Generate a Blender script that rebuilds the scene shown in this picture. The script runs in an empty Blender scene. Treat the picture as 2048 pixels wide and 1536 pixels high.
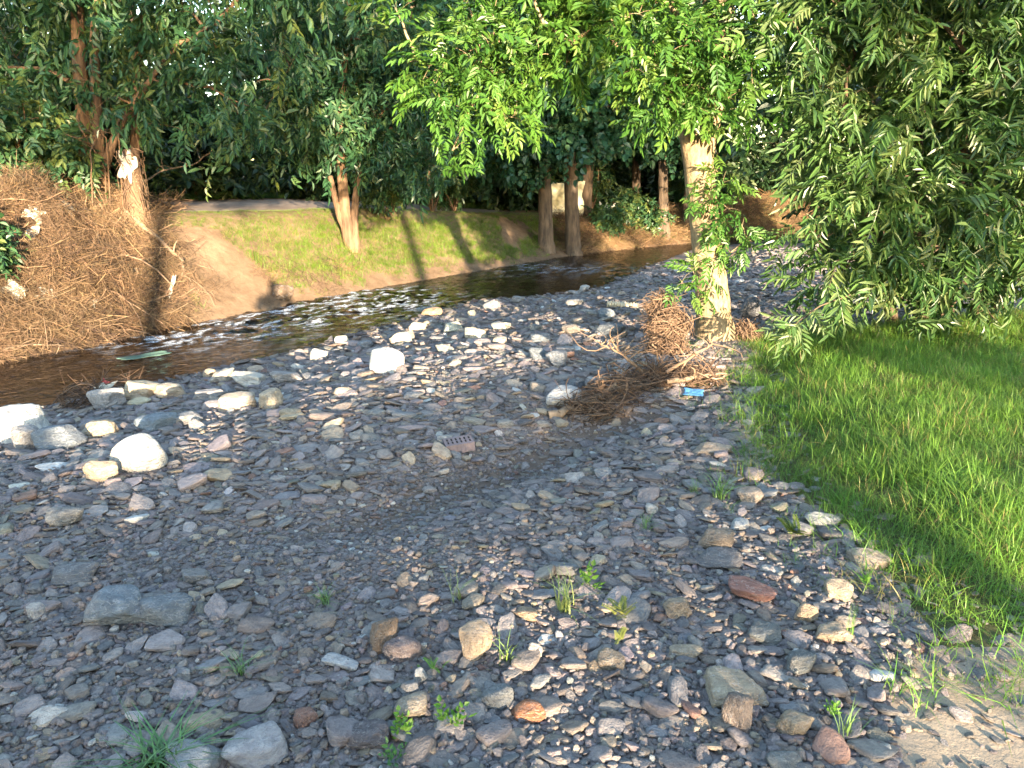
import bpy, bmesh, math, random
import numpy as np
from mathutils import Vector, Matrix, Euler

# ------------------------------------------------------------------ camera, sky, sun, exposure
scene = bpy.context.scene
PITCH = math.radians(15.5)
CAM = np.array([0.0, 0.0, 1.6])
FPX = 1538.0                                   # focal length in photograph pixels (2048 wide)
cam_d = bpy.data.cameras.new('camera'); cam = bpy.data.objects.new('camera', cam_d)
scene.collection.objects.link(cam); scene.camera = cam
cam.location = CAM; cam.rotation_euler = (math.radians(90) - PITCH, 0, 0)
cam_d.sensor_width = 36; cam_d.lens = 36 * FPX / 2048; cam_d.clip_start = 0.02; cam_d.clip_end = 2000

SUN_DIR = np.array([-0.2865, 0.949, -0.1312]); SUN_DIR /= np.linalg.norm(SUN_DIR)
world = bpy.data.worlds.new('World'); scene.world = world; world.use_nodes = True
wn = world.node_tree; bg = wn.nodes['Background']
sky = wn.nodes.new('ShaderNodeTexSky'); sky.sky_type = 'NISHITA'; sky.sun_disc = False
sky.sun_elevation = math.asin(-SUN_DIR[2]); sky.sun_rotation = math.atan2(-SUN_DIR[0], -SUN_DIR[1])
sky.air_density = 1.0; sky.dust_density = 0.6; sky.ozone_density = 1.2
wn.links.new(sky.outputs[0], bg.inputs[0]); bg.inputs[1].default_value = 0.15
sun_d = bpy.data.lights.new('sun', 'SUN'); sun_d.energy = 3.6; sun_d.angle = math.radians(0.55); sun_d.color = (1.0, 0.80, 0.56)
sun = bpy.data.objects.new('sun', sun_d); scene.collection.objects.link(sun)
sun.rotation_euler = Vector(SUN_DIR).to_track_quat('-Z', 'Y').to_euler(); sun.location = (8, -26, 10)
vs = scene.view_settings; vs.view_transform = 'Standard'; vs.look = 'None'; vs.gamma = 1.0; vs.use_curve_mapping = False
vs.exposure = 3.5
cy = scene.cycles
cy.max_bounces = 5; cy.diffuse_bounces = 2; cy.glossy_bounces = 2; cy.transmission_bounces = 4; cy.transparent_max_bounces = 6
cy.caustics_reflective = False; cy.caustics_refractive = False; cy.sample_clamp_indirect = 4.0
cy.use_denoising = True

COL = scene.collection
rng = np.random.default_rng(7)
random.seed(7)

# ------------------------------------------------------------------ numeric helpers
def ray(px, py):
    xr = (px - 1024) / FPX; yr = (768 - py) / FPX
    return np.array([xr, math.cos(PITCH) + yr * math.sin(PITCH), -math.sin(PITCH) + yr * math.cos(PITCH)])
def at_y(px, py, y):
    d = ray(px, py); return CAM + d * (y / d[1])
def smooth(a, b, x):
    t = np.clip((np.asarray(x, float) - a) / (b - a), 0, 1); return t * t * (3 - 2 * t)
def _hash(ix, iy, iz, seed):
    h = (ix.astype(np.int64) * 374761393 + iy.astype(np.int64) * 668265263 + iz.astype(np.int64) * 2147483647 + seed * 974634777) & 0xFFFFFFFF
    h = ((h ^ (h >> 13)) * 1274126177) & 0xFFFFFFFF
    return ((h ^ (h >> 16)) & 0xFFFF) / 65535.0
def vnoise(x, y, z=0.0, seed=0):
    x = np.asarray(x, float); y = np.asarray(y, float); z = np.zeros_like(x) + z
    ix, iy, iz = np.floor(x), np.floor(y), np.floor(z)
    fx, fy, fz = x - ix, y - iy, z - iz
    fx, fy, fz = [f * f * (3 - 2 * f) for f in (fx, fy, fz)]
    r = 0
    for dx in (0, 1):
        for dy in (0, 1):
            for dz in (0, 1):
                w = (fx if dx else 1 - fx) * (fy if dy else 1 - fy) * (fz if dz else 1 - fz)
                r = r + w * _hash(ix + dx, iy + dy, iz + dz, seed)
    return r * 2 - 1
def fbm(x, y, z=0.0, seed=0, oct=4):
    r = 0; a = 1.0; f = 1.0; s = 0
    for o in range(oct):
        r = r + a * vnoise(np.asarray(x) * f, np.asarray(y) * f, np.asarray(z) * f, seed + o * 17); s += a; a *= 0.5; f *= 2.03
    return r / s
def sdist(poly, x, y):
    """signed distance to a polyline, positive on the right of its direction"""
    x = np.asarray(x, float); y = np.asarray(y, float)
    best = np.full(x.shape, 1e18); sign = np.ones(x.shape)
    for (ax, ay), (bx, by) in zip(poly[:-1], poly[1:]):
        ex, ey = bx - ax, by - ay
        t = np.clip(((x - ax) * ex + (y - ay) * ey) / (ex * ex + ey * ey), 0, 1)
        qx, qy = x - ax - t * ex, y - ay - t * ey
        d = qx * qx + qy * qy
        s = np.where(ex * qy - ey * qx > 0, -1.0, 1.0)
        m = d < best
        best = np.where(m, d, best); sign = np.where(m, s, sign)
    return np.sqrt(best) * sign
def inpoly(poly, x, y):
    x = np.asarray(x, float); y = np.asarray(y, float); r = np.zeros(x.shape, bool)
    n = len(poly)
    for i in range(n):
        ax, ay = poly[i]; bx, by = poly[(i + 1) % n]
        if ay == by: continue
        r ^= ((ay > y) != (by > y)) & (x < (bx - ax) * (y - ay) / (by - ay) + ax)
    return r

# ------------------------------------------------------------------ lie of the land
WATER = -0.35
NEAR = [(-40, -26), (-14, -2), (-8, 2.6), (-4.24, 6.07), (-3.72, 6.66), (-3.13, 7.46), (-2.39, 8.47), (-2.0, 9.29), (-1.15, 10.65), (-.5, 11.95),
        (.62, 12.45), (1.53, 13.29), (2.61, 15.73), (4.54, 19.83), (7, 22.3), (12, 25), (30, 31), (90, 40)]
FAR = [(-42, -24), (-16, -1), (-9.5, 4), (-5.4, 7.88), (-4.78, 8.73), (-4.41, 9.6), (-3.26, 11.72), (-1.61, 14.24), (-.25, 16.15), (1.51, 18.62),
       (3.37, 20.5), (4.92, 21.7), (7, 23.8), (11.5, 27), (29, 34), (90, 44)]
LAWN = [(2.3, 7.25), (2.18, 6.6), (1.8, 5.6), (1.55, 4.62), (1.42, 3.79), (1.55, 3.19), (1.53, 2.6), (1.46, 2.3), (1.68, 2.36), (2.2, 2.5), (40, 2.6), (40, 10), (6, 9), (3.3, 7.8)]
LAWN_EDGE = [(40, 10), (6, 9), (3.3, 7.8), (2.3, 7.25), (2.18, 6.6), (1.8, 5.6), (1.55, 4.62), (1.42, 3.79), (1.55, 3.19), (1.53, 2.6), (1.46, 2.3), (1.68, 2.36), (2.2, 2.5), (40, 2.6)]
GULLY = [(1.5, 5.6), (.9, 5.15), (.45, 4.8), (0.0, 4.2), (-.73, 3.35), (-1.6, 2.9)]
ASH = np.array([1.93, 7.16])
def dN(x, y): return sdist(NEAR, x, y)
def dF(x, y): return -sdist(FAR, x, y)
def H(x, y):
    x = np.asarray(x, float); y = np.asarray(y, float)
    n = dN(x, y); f = dF(x, y)
    z = WATER + 0.35 * smooth(-.15, 3.2, n) + 0.018 * fbm(x * 1.3, y * 1.3, seed=3) * smooth(0, .5, n)
    z = np.where(n < 0, WATER - .02 - .2 * smooth(0, .8, -n) * smooth(-.05, .5, -f) + .05 * fbm(x * 2, y * 2, seed=5), z)
    top = np.interp(x, [-30, -8, -5, -3, -1.6, 0, 2, 5, 10, 30], [1.2, 1.05, .93, .88, .7, .55, .42, .5, .8, 1.0])
    p = smooth(-.5, 2.0, f); p = (p - smooth(-.5, 2.0, 0.0)) / (1 - smooth(-.5, 2.0, 0.0))
    bank = WATER + (top - WATER) * p + .05 * fbm(x * .9, y * .9, seed=9) * smooth(.2, 1, f) + .05 * smooth(4, 30, f)
    xd = x + .6 * (y - 10); deb = smooth(-3.9, -4.7, xd) * smooth(.1, .8, f) * (1 - smooth(3.2, 5, f)) * smooth(-14, -9, x)
    bank = bank + deb * (.42 * fbm(x * 1.5, y * 1.5, seed=11) + .2 * fbm(x * 4, y * 4, seed=12, oct=2)) + deb * smooth(-4.6, -5.8, xd) * smooth(.3, 2.2, f) * .33
    z = np.where(f > 0, np.maximum(bank, WATER - .05), z)
    din = -sdist(LAWN_EDGE, x, y)
    lawn = inpoly(LAWN, x, y)
    z = z + np.where(lawn, .13 * smooth(0, .9, np.abs(din)), 0)
    z = z + .09 * np.exp(-((x - ASH[0]) ** 2 + (y - ASH[1]) ** 2) / .5)
    g = np.abs(sdist(GULLY, x, y))
    z = z - np.interp(y, [2.9, 3.6, 4.3, 5.6], [0, .08, .15, .03]) * np.exp(-(g / .33) ** 2) * np.where(n > 0, 1, 0)
    return z
def h1(x, y): return float(H(np.array([x]), np.array([y]))[0])
def G(px, py):
    """where the line of sight through a photograph pixel meets the ground"""
    d = ray(px, py); t = np.concatenate([np.arange(1.5, 12, .02), np.arange(12, 60, .05)])
    P = CAM + t[:, None] * d
    below = P[:, 2] < H(P[:, 0], P[:, 1])
    i = int(np.argmax(below)) if below.any() else len(t) - 1
    return P[i]

# ------------------------------------------------------------------ object helpers
def tag(o, label=None, cat=None, group=None, kind=None):
    if label: o['label'] = label
    if cat: o['category'] = cat
    if group: o['group'] = group
    if kind: o['kind'] = kind
    return o
def link(o, parent=None):
    COL.objects.link(o)
    if parent is not None: o.parent = parent
    return o
def empty(name, loc=(0, 0, 0), rot=(0, 0, 0)):
    o = bpy.data.objects.new(name, None); COL.objects.link(o); o.location = loc; o.rotation_euler = rot; o.empty_display_size = .1
    return o
def mesh_np(name, verts, faces, mat=None, smooth_shade=True, attrs=None):
    """verts (n,3), faces (m,k) all of one size, or a list of such arrays"""
    me = bpy.data.meshes.new(name)
    fs = faces if isinstance(faces, list) else [faces]
    fs = [np.asarray(f, np.int32) for f in fs if len(f)]
    nl = sum(f.size for f in fs); npoly = sum(len(f) for f in fs)
    verts = np.asarray(verts, np.float32)
    me.vertices.add(len(verts)); me.vertices.foreach_set('co', verts.ravel())
    me.loops.add(nl); me.polygons.add(npoly)
    me.loops.foreach_set('vertex_index', np.concatenate([f.ravel() for f in fs]))
    sizes = np.concatenate([np.full(len(f), f.shape[1], np.int32) for f in fs])
    starts = np.concatenate([[0], np.cumsum(sizes)[:-1]]).astype(np.int32)
    me.polygons.foreach_set('loop_start', starts)
    me.polygons.foreach_set('use_smooth', np.full(npoly, smooth_shade))
    for k, v in (attrs or {}).items():
        v = np.asarray(v, np.float32)
        if v.ndim == 1:
            a = me.attributes.new(k, 'FLOAT', 'POINT'); a.data.foreach_set('value', v)
        else:
            a = me.attributes.new(k, 'FLOAT_COLOR', 'POINT')
            a.data.foreach_set('color', np.concatenate([v, np.ones((len(v), 1), np.float32)], 1).ravel())
    me.update(calc_edges=True); me.validate()
    if mat: me.materials.append(mat)
    return me
def obj(name, me, parent=None):
    return link(bpy.data.objects.new(name, me), parent)
class Tubes:
    """collects round tapering rods into one mesh"""
    def __init__(s): s.v = []; s.f = []; s.n = 0; s.t = []
    def add(s, pts, rad, sides=6, cap=True, wob=0.0, tint=0.5):
        pts = np.asarray(pts, float); rad = np.broadcast_to(np.asarray(rad, float), (len(pts),))
        d = np.gradient(pts, axis=0); d /= np.linalg.norm(d, axis=1)[:, None] + 1e-9
        ref = np.array([0, 0, 1.0]) if abs(d[0][2]) < .9 else np.array([1.0, 0, 0])
        a = np.cross(d, ref); a /= np.linalg.norm(a, axis=1)[:, None] + 1e-9; b = np.cross(d, a)
        ang = np.linspace(0, 2 * np.pi, sides, endpoint=False)
        rr = rad[:, None] * (1 + wob * rng.normal(size=(len(pts), sides)) if wob else np.ones((len(pts), sides)))
        V = pts[:, None] + rr[..., None] * (np.cos(ang)[None, :, None] * a[:, None] + np.sin(ang)[None, :, None] * b[:, None])
        k = len(pts); base = s.n
        s.v.append(V.reshape(-1, 3)); s.n += k * sides
        i = np.arange(k - 1)[:, None] * sides; j = np.arange(sides)[None]; j2 = (j + 1) % sides
        s.f.append((base + np.stack([i + j, i + j2, i + sides + j2, i + sides + j], -1)).reshape(-1, 4))
        if cap and sides >= 4:
            c = s.n; s.v.append(pts[-1][None] + d[-1] * rad[-1] * .3); s.n += 1
            e = base + (k - 1) * sides; q = np.arange(sides)
            s.f.append(np.stack([e + q, e + (q + 1) % sides, np.full(sides, c), np.full(sides, c)], -1))
            s.t.append(np.full(1, tint))
        s.t.insert(len(s.t) - (1 if cap and sides >= 4 else 0), np.full(k * sides, tint))
    def mesh(s, name, mat):
        V = np.concatenate(s.v); Fq = np.concatenate(s.f)
        tri = Fq[:, 2] == Fq[:, 3]
        return mesh_np(name, V, [Fq[~tri], Fq[tri][:, :3]], mat, attrs={'tint': np.concatenate(s.t)})

def rotz_to(dirs, roll=None):
    """rotation matrices (n,3,3): local +Y along dirs, local +Z as near to up as it goes"""
    y = dirs / (np.linalg.norm(dirs, axis=1)[:, None] + 1e-9)
    up = np.tile([0, 0, 1.0], (len(y), 1)); up[np.abs(y[:, 2]) > .97] = [1, 0, 0]
    x = np.cross(y, up); x /= np.linalg.norm(x, axis=1)[:, None] + 1e-9
    z = np.cross(x, y)
    if roll is not None:
        c, s_ = np.cos(roll)[:, None], np.sin(roll)[:, None]; x, z = c * x + s_ * z, -s_ * x + c * z
    return np.stack([x, y, z], 2)
def place(tv, tf, R, P, S):
    """copies of a template (tv, tf) at n places as one vertex and face array"""
    n = len(P); V = np.einsum('nij,vj->nvi', R, tv) * np.asarray(S).reshape(n, 1, -1) + P[:, None]
    Fc = tf[None] + (np.arange(n) * len(tv))[:, None, None]
    return V.reshape(-1, 3), Fc.reshape(-1, tf.shape[1])

# ------------------------------------------------------------------ materials
def mat_new(name):
    m = bpy.data.materials.new(name); m.use_nodes = True; nt = m.node_tree
    return m, nt, nt.nodes, nt.links, nt.nodes['Principled BSDF']
def N(nodes, t, **kw):
    n = nodes.new(t)
    for k, v in kw.items(): setattr(n, k, v)
    return n
def noise(nodes, links, scale, detail=4, rough=.55, vec=None, dim='3D', w=None):
    n = N(nodes, 'ShaderNodeTexNoise', noise_dimensions=dim); n.inputs['Scale'].default_value = scale; n.inputs['Detail'].default_value = detail
    n.inputs['Roughness'].default_value = rough
    if vec is not None: links.new(vec, n.inputs['Vector'])
    if w is not None: links.new(w, n.inputs['W'])
    return n.outputs['Fac']
def ramp(nodes, links, fac, stops):
    r = N(nodes, 'ShaderNodeValToRGB'); e = r.color_ramp.elements
    while len(e) < len(stops): e.new(.5)
    for el, (p, c) in zip(e, stops):
        el.position = p; el.color = (*c, 1) if len(c) == 3 else c
    links.new(fac, r.inputs[0]); return r.outputs[0]
def mixc(nodes, links, fac, a, b, mode='MIX'):
    m = N(nodes, 'ShaderNodeMix', data_type='RGBA', blend_type=mode)
    for s, v in ((0, fac), (6, a), (7, b)):
        if isinstance(v, (int, float)): m.inputs[s].default_value = v
        elif isinstance(v, tuple): m.inputs[s].default_value = (*v, 1)
        else: links.new(v, m.inputs[s])
    return m.outputs[2]
def math_n(nodes, links, op, a, b=None, clamp=False):
    m = N(nodes, 'ShaderNodeMath', operation=op, use_clamp=clamp)
    for s, v in ((0, a), (1, b)):
        if v is None: continue
        if isinstance(v, (int, float)): m.inputs[s].default_value = v
        else: links.new(v, m.inputs[s])
    return m.outputs[0]
def bump(nodes, links, h, dist, strength=1.0, bsdf=None):
    b = N(nodes, 'ShaderNodeBump'); b.inputs['Strength'].default_value = strength; b.inputs['Distance'].default_value = dist
    links.new(h, b.inputs['Height'])
    if bsdf: links.new(b.outputs[0], bsdf.inputs['Normal'])
    return b.outputs[0]
def attr(nodes, name, kind='GEOMETRY'):
    a = N(nodes, 'ShaderNodeAttribute', attribute_type=kind, attribute_name=name); return a

def leaf_mat(name, c0, c1, c2, transl=.35, gloss=.4, spec=.35):
    m, nt, n, l, b = mat_new(name)
    t = attr(n, 'tint').outputs['Fac']
    col = ramp(n, l, t, [(0, c0), (.55, c1), (1, c2)])
    nz = noise(n, l, 1.1, 2, vec=N(n, 'ShaderNodeTexCoord').outputs['Object'])
    col = mixc(n, l, 1.0, col, ramp(n, l, nz, [(.3, (.7, .78, .8)), (.7, (1.2, 1.1, .95))]), 'MULTIPLY')
    l.new(col, b.inputs['Base Color']); b.inputs['Roughness'].default_value = gloss; b.inputs['Specular IOR Level'].default_value = spec
    tr = N(n, 'ShaderNodeBsdfTranslucent'); l.new(mixc(n, l, 1.0, col, (1.15, 1.3, .55), 'MULTIPLY'), tr.inputs[0])
    mx = N(n, 'ShaderNodeMixShader'); mx.inputs[0].default_value = transl
    l.new(b.outputs[0], mx.inputs[1]); l.new(tr.outputs[0], mx.inputs[2]); l.new(mx.outputs[0], n['Material Output'].inputs[0])
    return m
def bark_mat(name, c0, c1, scale=9, depth=.02, stretch=.25):
    m, nt, n, l, b = mat_new(name)
    tc = N(n, 'ShaderNodeTexCoord'); mp = N(n, 'ShaderNodeMapping'); mp.inputs['Scale'].default_value = (1, 1, stretch); l.new(tc.outputs['Object'], mp.inputs[0])
    f = noise(n, l, scale, 6, .65, mp.outputs[0]); g = noise(n, l, scale * .22, 3, .5, tc.outputs['Object'])
    col = ramp(n, l, f, [(.3, c0), (.68, c1)])
    col = mixc(n, l, 1.0, col, ramp(n, l, g, [(.3, (.7, .7, .68)), (.7, (1.2, 1.15, 1.05))]), 'MULTIPLY')
    l.new(col, b.inputs['Base Color']); b.inputs['Roughness'].default_value = .9; b.inputs['Specular IOR Level'].default_value = .2
    bump(n, l, f, depth, 1, b); return m
def stick_mat(name, c0, c1, rough=.85):
    m, nt, n, l, b = mat_new(name)
    col = ramp(n, l, attr(n, 'tint').outputs['Fac'], [(0, c0), (1, c1)])
    nz = noise(n, l, 14, 3, vec=N(n, 'ShaderNodeTexCoord').outputs['Object'])
    col = mixc(n, l, 1.0, col, ramp(n, l, nz, [(.3, (.7, .68, .66)), (.7, (1.2, 1.2, 1.2))]), 'MULTIPLY')
    l.new(col, b.inputs['Base Color']); b.inputs['Roughness'].default_value = rough; b.inputs['Specular IOR Level'].default_value = .25
    return m
def inst_mat(name, transl=.3, rough=.55, tip=(1.1, 1.1, .8)):
    """for scattered blades: colour comes with each copy"""
    m, nt, n, l, b = mat_new(name)
    c = attr(n, 'col', 'INSTANCER').outputs['Color']
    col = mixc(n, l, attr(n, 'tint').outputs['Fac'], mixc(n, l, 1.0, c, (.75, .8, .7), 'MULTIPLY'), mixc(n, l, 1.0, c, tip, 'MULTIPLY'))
    l.new(col, b.inputs['Base Color']); b.inputs['Roughness'].default_value = rough; b.inputs['Specular IOR Level'].default_value = .3
    if transl:
        tr = N(n, 'ShaderNodeBsdfTranslucent'); l.new(col, tr.inputs[0])
        mx = N(n, 'ShaderNodeMixShader'); mx.inputs[0].default_value = transl
        l.new(b.outputs[0], mx.inputs[1]); l.new(tr.outputs[0], mx.inputs[2]); l.new(mx.outputs[0], n['Material Output'].inputs[0])
    return m
def stone_mat(name, instanced, veins=False):
    m, nt, n, l, b = mat_new(name)
    if instanced: base = attr(n, 'col', 'INSTANCER').outputs['Color']; 
    oi = N(n, 'ShaderNodeObjectInfo')
    if not instanced: base = oi.outputs['Color']
    tc = N(n, 'ShaderNodeTexCoord').outputs['Object']
    w = math_n(n, l, 'MULTIPLY', oi.outputs['Random'], 37.0)
    f = noise(n, l, 2.2, 5, .6, tc, '4D', w); g = noise(n, l, 9, 4, .7, tc, '4D', w)
    col = mixc(n, l, 1.0, base, ramp(n, l, f, [(.28, (.62, .6, .6)), (.72, (1.3, 1.28, 1.22))]), 'MULTIPLY')
    col = mixc(n, l, 1.0, col, ramp(n, l, g, [(.25, (.75, .75, .76)), (.7, (1.15, 1.15, 1.13))]), 'MULTIPLY')
    v = noise(n, l, 1.6 if veins else 1.1, 3, .6, tc, '4D', math_n(n, l, 'ADD', w, 9.0))
    vein = math_n(n, l, 'LESS_THAN', math_n(n, l, 'ABSOLUTE', math_n(n, l, 'SUBTRACT', v, .5)), .010 if veins else .0)
    vein = math_n(n, l, 'MULTIPLY', vein, .3)
    col = mixc(n, l, vein, col, (.55, .52, .5))
    l.new(col, b.inputs['Base Color']); b.inputs['Roughness'].default_value = .78; b.inputs['Specular IOR Level'].default_value = .3
    hh = math_n(n, l, 'ADD', f, math_n(n, l, 'MULTIPLY', g, .4))
    bump(n, l, hh, 0.08 if veins else .05, 1.0 if veins else .8, b)
    return m

M = {}
M['stone'] = stone_mat('river_stone_surface', False, False); M['boulder'] = stone_mat('boulder_surface', False, True)
M['pebble'] = stone_mat('gravel_surface', True)
M['ash_leaf'] = leaf_mat('ash_leaf', (.028, .085, .016), (.05, .125, .02), (.1, .165, .034), .28)
M['willow_leaf'] = leaf_mat('willow_leaf', (.035, .085, .025), (.062, .125, .036), (.13, .165, .07), .28, .36, .5)
M['alder_leaf'] = leaf_mat('bank_tree_leaf', (.02, .062, .03), (.036, .092, .04), (.1, .13, .034), .28)
M['lime_leaf'] = leaf_mat('round_leaf', (.018, .06, .03), (.03, .085, .042), (.06, .11, .04), .3)
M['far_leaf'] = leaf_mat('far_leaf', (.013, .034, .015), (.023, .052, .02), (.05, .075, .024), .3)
M['ash_bark'] = bark_mat('ash_bark', (.1, .078, .05), (.3, .235, .15), 30, .012, .45)
M['grey_bark'] = bark_mat('grey_bark', (.04, .032, .025), (.15, .11, .08), 12, .04, .2)
M['red_bark'] = bark_mat('torn_bark', (.045, .03, .02), (.19, .12, .075), 12, .03, .2)
M['dark_bark'] = bark_mat('dark_bark', (.05, .035, .025), (.12, .085, .06), 14, .01, .25)
M['straw'] = inst_mat('flood_straw', 0.12, .8, (1.15, 1.1, 1.0))
M['grass'] = inst_mat('grass_blade', .35, .45, (1.45, 1.35, 1.1))  # tips coloured lighter to look sunlit
M['twig'] = stick_mat('dry_twigs', (.05, .03, .021), (.25, .165, .105))
M['wood'] = bark_mat('drift_wood', (.13, .09, .06), (.3, .22, .16), 18, .008, .3)

# ------------------------------------------------------------------ scattering with geometry nodes (for what cannot be counted)
def variant_collection(name, meshes):
    c = bpy.data.collections.new(name)
    for i, me in enumerate(meshes):
        c.objects.link(bpy.data.objects.new('%s_%02d' % (name, i), me))
    return c
def scatter(name, coll, P, rot, scale, idx, col, parent=None):
    P = np.asarray(P, np.float32)
    me = bpy.data.meshes.new(name); me.vertices.add(len(P)); me.vertices.foreach_set('co', P.ravel())
    for k, v, ty, key in (('rot', rot, 'FLOAT_VECTOR', 'vector'), ('scl', scale, 'FLOAT_VECTOR', 'vector'), ('idx', idx, 'INT', 'value')):
        a = me.attributes.new(k, ty, 'POINT'); a.data.foreach_set(key, np.asarray(v, np.int32 if ty == 'INT' else np.float32).ravel())
    a = me.attributes.new('col', 'FLOAT_COLOR', 'POINT')
    a.data.foreach_set('color', np.concatenate([np.asarray(col, np.float32), np.ones((len(P), 1), np.float32)], 1).ravel())
    o = obj(name, me, parent)
    ng = bpy.data.node_groups.new(name + '_nodes', 'GeometryNodeTree')
    ng.interface.new_socket('Geometry', in_out='INPUT', socket_type='NodeSocketGeometry')
    ng.interface.new_socket('Geometry', in_out='OUTPUT', socket_type='NodeSocketGeometry')
    n = ng.nodes; l = ng.links
    gi = n.new('NodeGroupInput'); go = n.new('NodeGroupOutput')
    ci = n.new('GeometryNodeCollectionInfo'); ci.inputs['Collection'].default_value = coll; ci.inputs['Separate Children'].default_value = True; ci.inputs['Reset Children'].default_value = True
    ip = n.new('GeometryNodeInstanceOnPoints'); ip.inputs['Pick Instance'].default_value = True
    def na(nm, ty):
        a = n.new('GeometryNodeInputNamedAttribute'); a.data_type = ty; a.inputs['Name'].default_value = nm
        return [s for s in a.outputs if s.name == 'Attribute' and s.enabled][0] if any(s.name == 'Attribute' and s.enabled for s in a.outputs) else a.outputs[0]
    e2r = n.new('FunctionNodeEulerToRotation')
    l.new(gi.outputs[0], ip.inputs['Points']); l.new(ci.outputs[0], ip.inputs['Instance'])
    l.new(na('idx', 'INT'), ip.inputs['Instance Index'])
    l.new(na('rot', 'FLOAT_VECTOR'), e2r.inputs[0]); l.new(e2r.outputs[0], ip.inputs['Rotation'])
    l.new(na('scl', 'FLOAT_VECTOR'), ip.inputs['Scale'])
    l.new(ip.outputs[0], go.inputs[0])
    md = o.modifiers.new('scatter', 'NODES'); md.node_group = ng
    return o

# ------------------------------------------------------------------ ground
def axis(a0, a1, step, far, grow=1.25):
    mid = np.arange(a0, a1 + 1e-6, step); out = [a1]; s = step
    while out[-1] < far: s *= grow; out.append(out[-1] + s)
    inn = [a0]; s = step
    while inn[-1] > -far: s *= grow; inn.append(inn[-1] - s)
    return np.concatenate([np.array(inn[1:])[::-1], mid, np.array(out[1:])])
xs = axis(-8, 6, .07, 500); ys = axis(1, 22, .07, 700)
X, Y = np.meshgrid(xs, ys); Z = H(X, Y)
nx, ny = len(xs), len(ys)
ii = (np.arange(ny - 1)[:, None] * nx + np.arange(nx - 1)[None]).ravel()
quads = np.stack([ii, ii + 1, ii + nx + 1, ii + nx], 1)
cx = (X[:-1, :-1] + X[1:, 1:]).ravel() / 2; cyy = (Y[:-1, :-1] + Y[1:, 1:]).ravel() / 2
cn = dN(cx, cyy); cf = dF(cx, cyy)
lawn_f = inpoly(LAWN, cx, cyy)
SAND = [(1.27, 2.2), (1.46, 2.32), (1.68, 2.38), (2.2, 2.52), (8, 2.6), (8, -3), (1.6, -3), (.95, 1.2), (1.05, 1.75)]
sand_f = inpoly(SAND, cx, cyy) & ~lawn_f
path_f = (cf > 2.15 + .12 * np.sin(cx * 2.1)) & (cf < 3.2 + 2.6 * smooth(-1.8, -4.0, cx) + .25 * np.sin(cx * 1.3)) & (cx < -.35) & (cx > -12)
mud_f = (np.abs(sdist(GULLY, cx, cyy)) < .17 + .06 * fbm(cx * 5, cyy * 5, seed=61)) & (cyy > 3.3) & (cyy < 5.5) & (cx > -.9)
deb_f = (cx + .6 * (cyy - 10) < -4.25 + .25 * fbm(cx * 2, cyy * 2, seed=62)) & (cf < 3.4) & (cx > -12) & (cyy > 4) & (cyy < 14.5)
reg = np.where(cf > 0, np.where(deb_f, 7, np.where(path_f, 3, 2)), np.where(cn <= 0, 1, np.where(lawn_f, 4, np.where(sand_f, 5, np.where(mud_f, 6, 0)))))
V3 = np.stack([X.ravel(), Y.ravel(), Z.ravel()], 1)
def h1(x, y):
    i = int(np.clip(np.searchsorted(xs, x) - 1, 0, nx - 2)); j = int(np.clip(np.searchsorted(ys, y) - 1, 0, ny - 2))
    a = (x - xs[i]) / (xs[i + 1] - xs[i]); b = (y - ys[j]) / (ys[j + 1] - ys[j])
    return float((Z[j, i] * (1 - a) + Z[j, i + 1] * a) * (1 - b) + (Z[j + 1, i] * (1 - a) + Z[j + 1, i + 1] * a) * b)

def ground_mat(name, stops, stops2, scale, bscale, bdist, rough=.95):
    m, nt, n, l, b = mat_new(name)
    tc = N(n, 'ShaderNodeTexCoord').outputs['Object']
    f = noise(n, l, scale, 8, .65, tc); g = noise(n, l, scale * .18, 3, .5, tc)
    col = mixc(n, l, ramp(n, l, g, [(.38, (0, 0, 0)), (.62, (1, 1, 1))]), ramp(n, l, f, stops), ramp(n, l, f, stops2))
    l.new(col, b.inputs['Base Color']); b.inputs['Roughness'].default_value = rough; b.inputs['Specular IOR Level'].default_value = .2
    h = noise(n, l, bscale, 6, .7, tc); bump(n, l, h, bdist, 1, b)
    return m
def gravel_mat(name):
    m, nt, n, l, b = mat_new(name)
    tc = N(n, 'ShaderNodeTexCoord').outputs['Object']
    vo = N(n, 'ShaderNodeTexVoronoi'); vo.inputs['Scale'].default_value = 55; l.new(tc, vo.inputs['Vector'])
    f = noise(n, l, 3, 6, .6, tc)
    cell = ramp(n, l, vo.outputs['Color'], [(.2, (.09, .073, .07)), (.5, (.15, .125, .12)), (.8, (.24, .2, .185))])
    col = mixc(n, l, ramp(n, l, f, [(.4, (0, 0, 0)), (.62, (1, 1, 1))]), cell, (.125, .096, .082))
    l.new(col, b.inputs['Base Color']); b.inputs['Roughness'].default_value = .9
    hh = math_n(n, l, 'SUBTRACT', 1.0, vo.outputs['Distance']); bump(n, l, hh, .012, 1, b)
    return m
M['gravel_ground'] = gravel_mat('gravel_ground')
M['bed'] = ground_mat('stream_bed', [(.3, (.05, .03, .015)), (.7, (.16, .1, .05))], [(.3, (.08, .05, .025)), (.7, (.2, .13, .07))], 9, 14, .03, .6)
M['bank'] = ground_mat('bank_soil', [(.3, (.11, .07, .042)), (.7, (.2, .135, .085))], [(.3, (.085, .055, .032)), (.7, (.15, .1, .062))], 5, 16, .02)
M['path'] = ground_mat('trodden_earth', [(.3, (.2, .155, .12)), (.7, (.31, .25, .195))], [(.3, (.18, .135, .105)), (.7, (.27, .21, .165))], 6, 20, .012)
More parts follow.
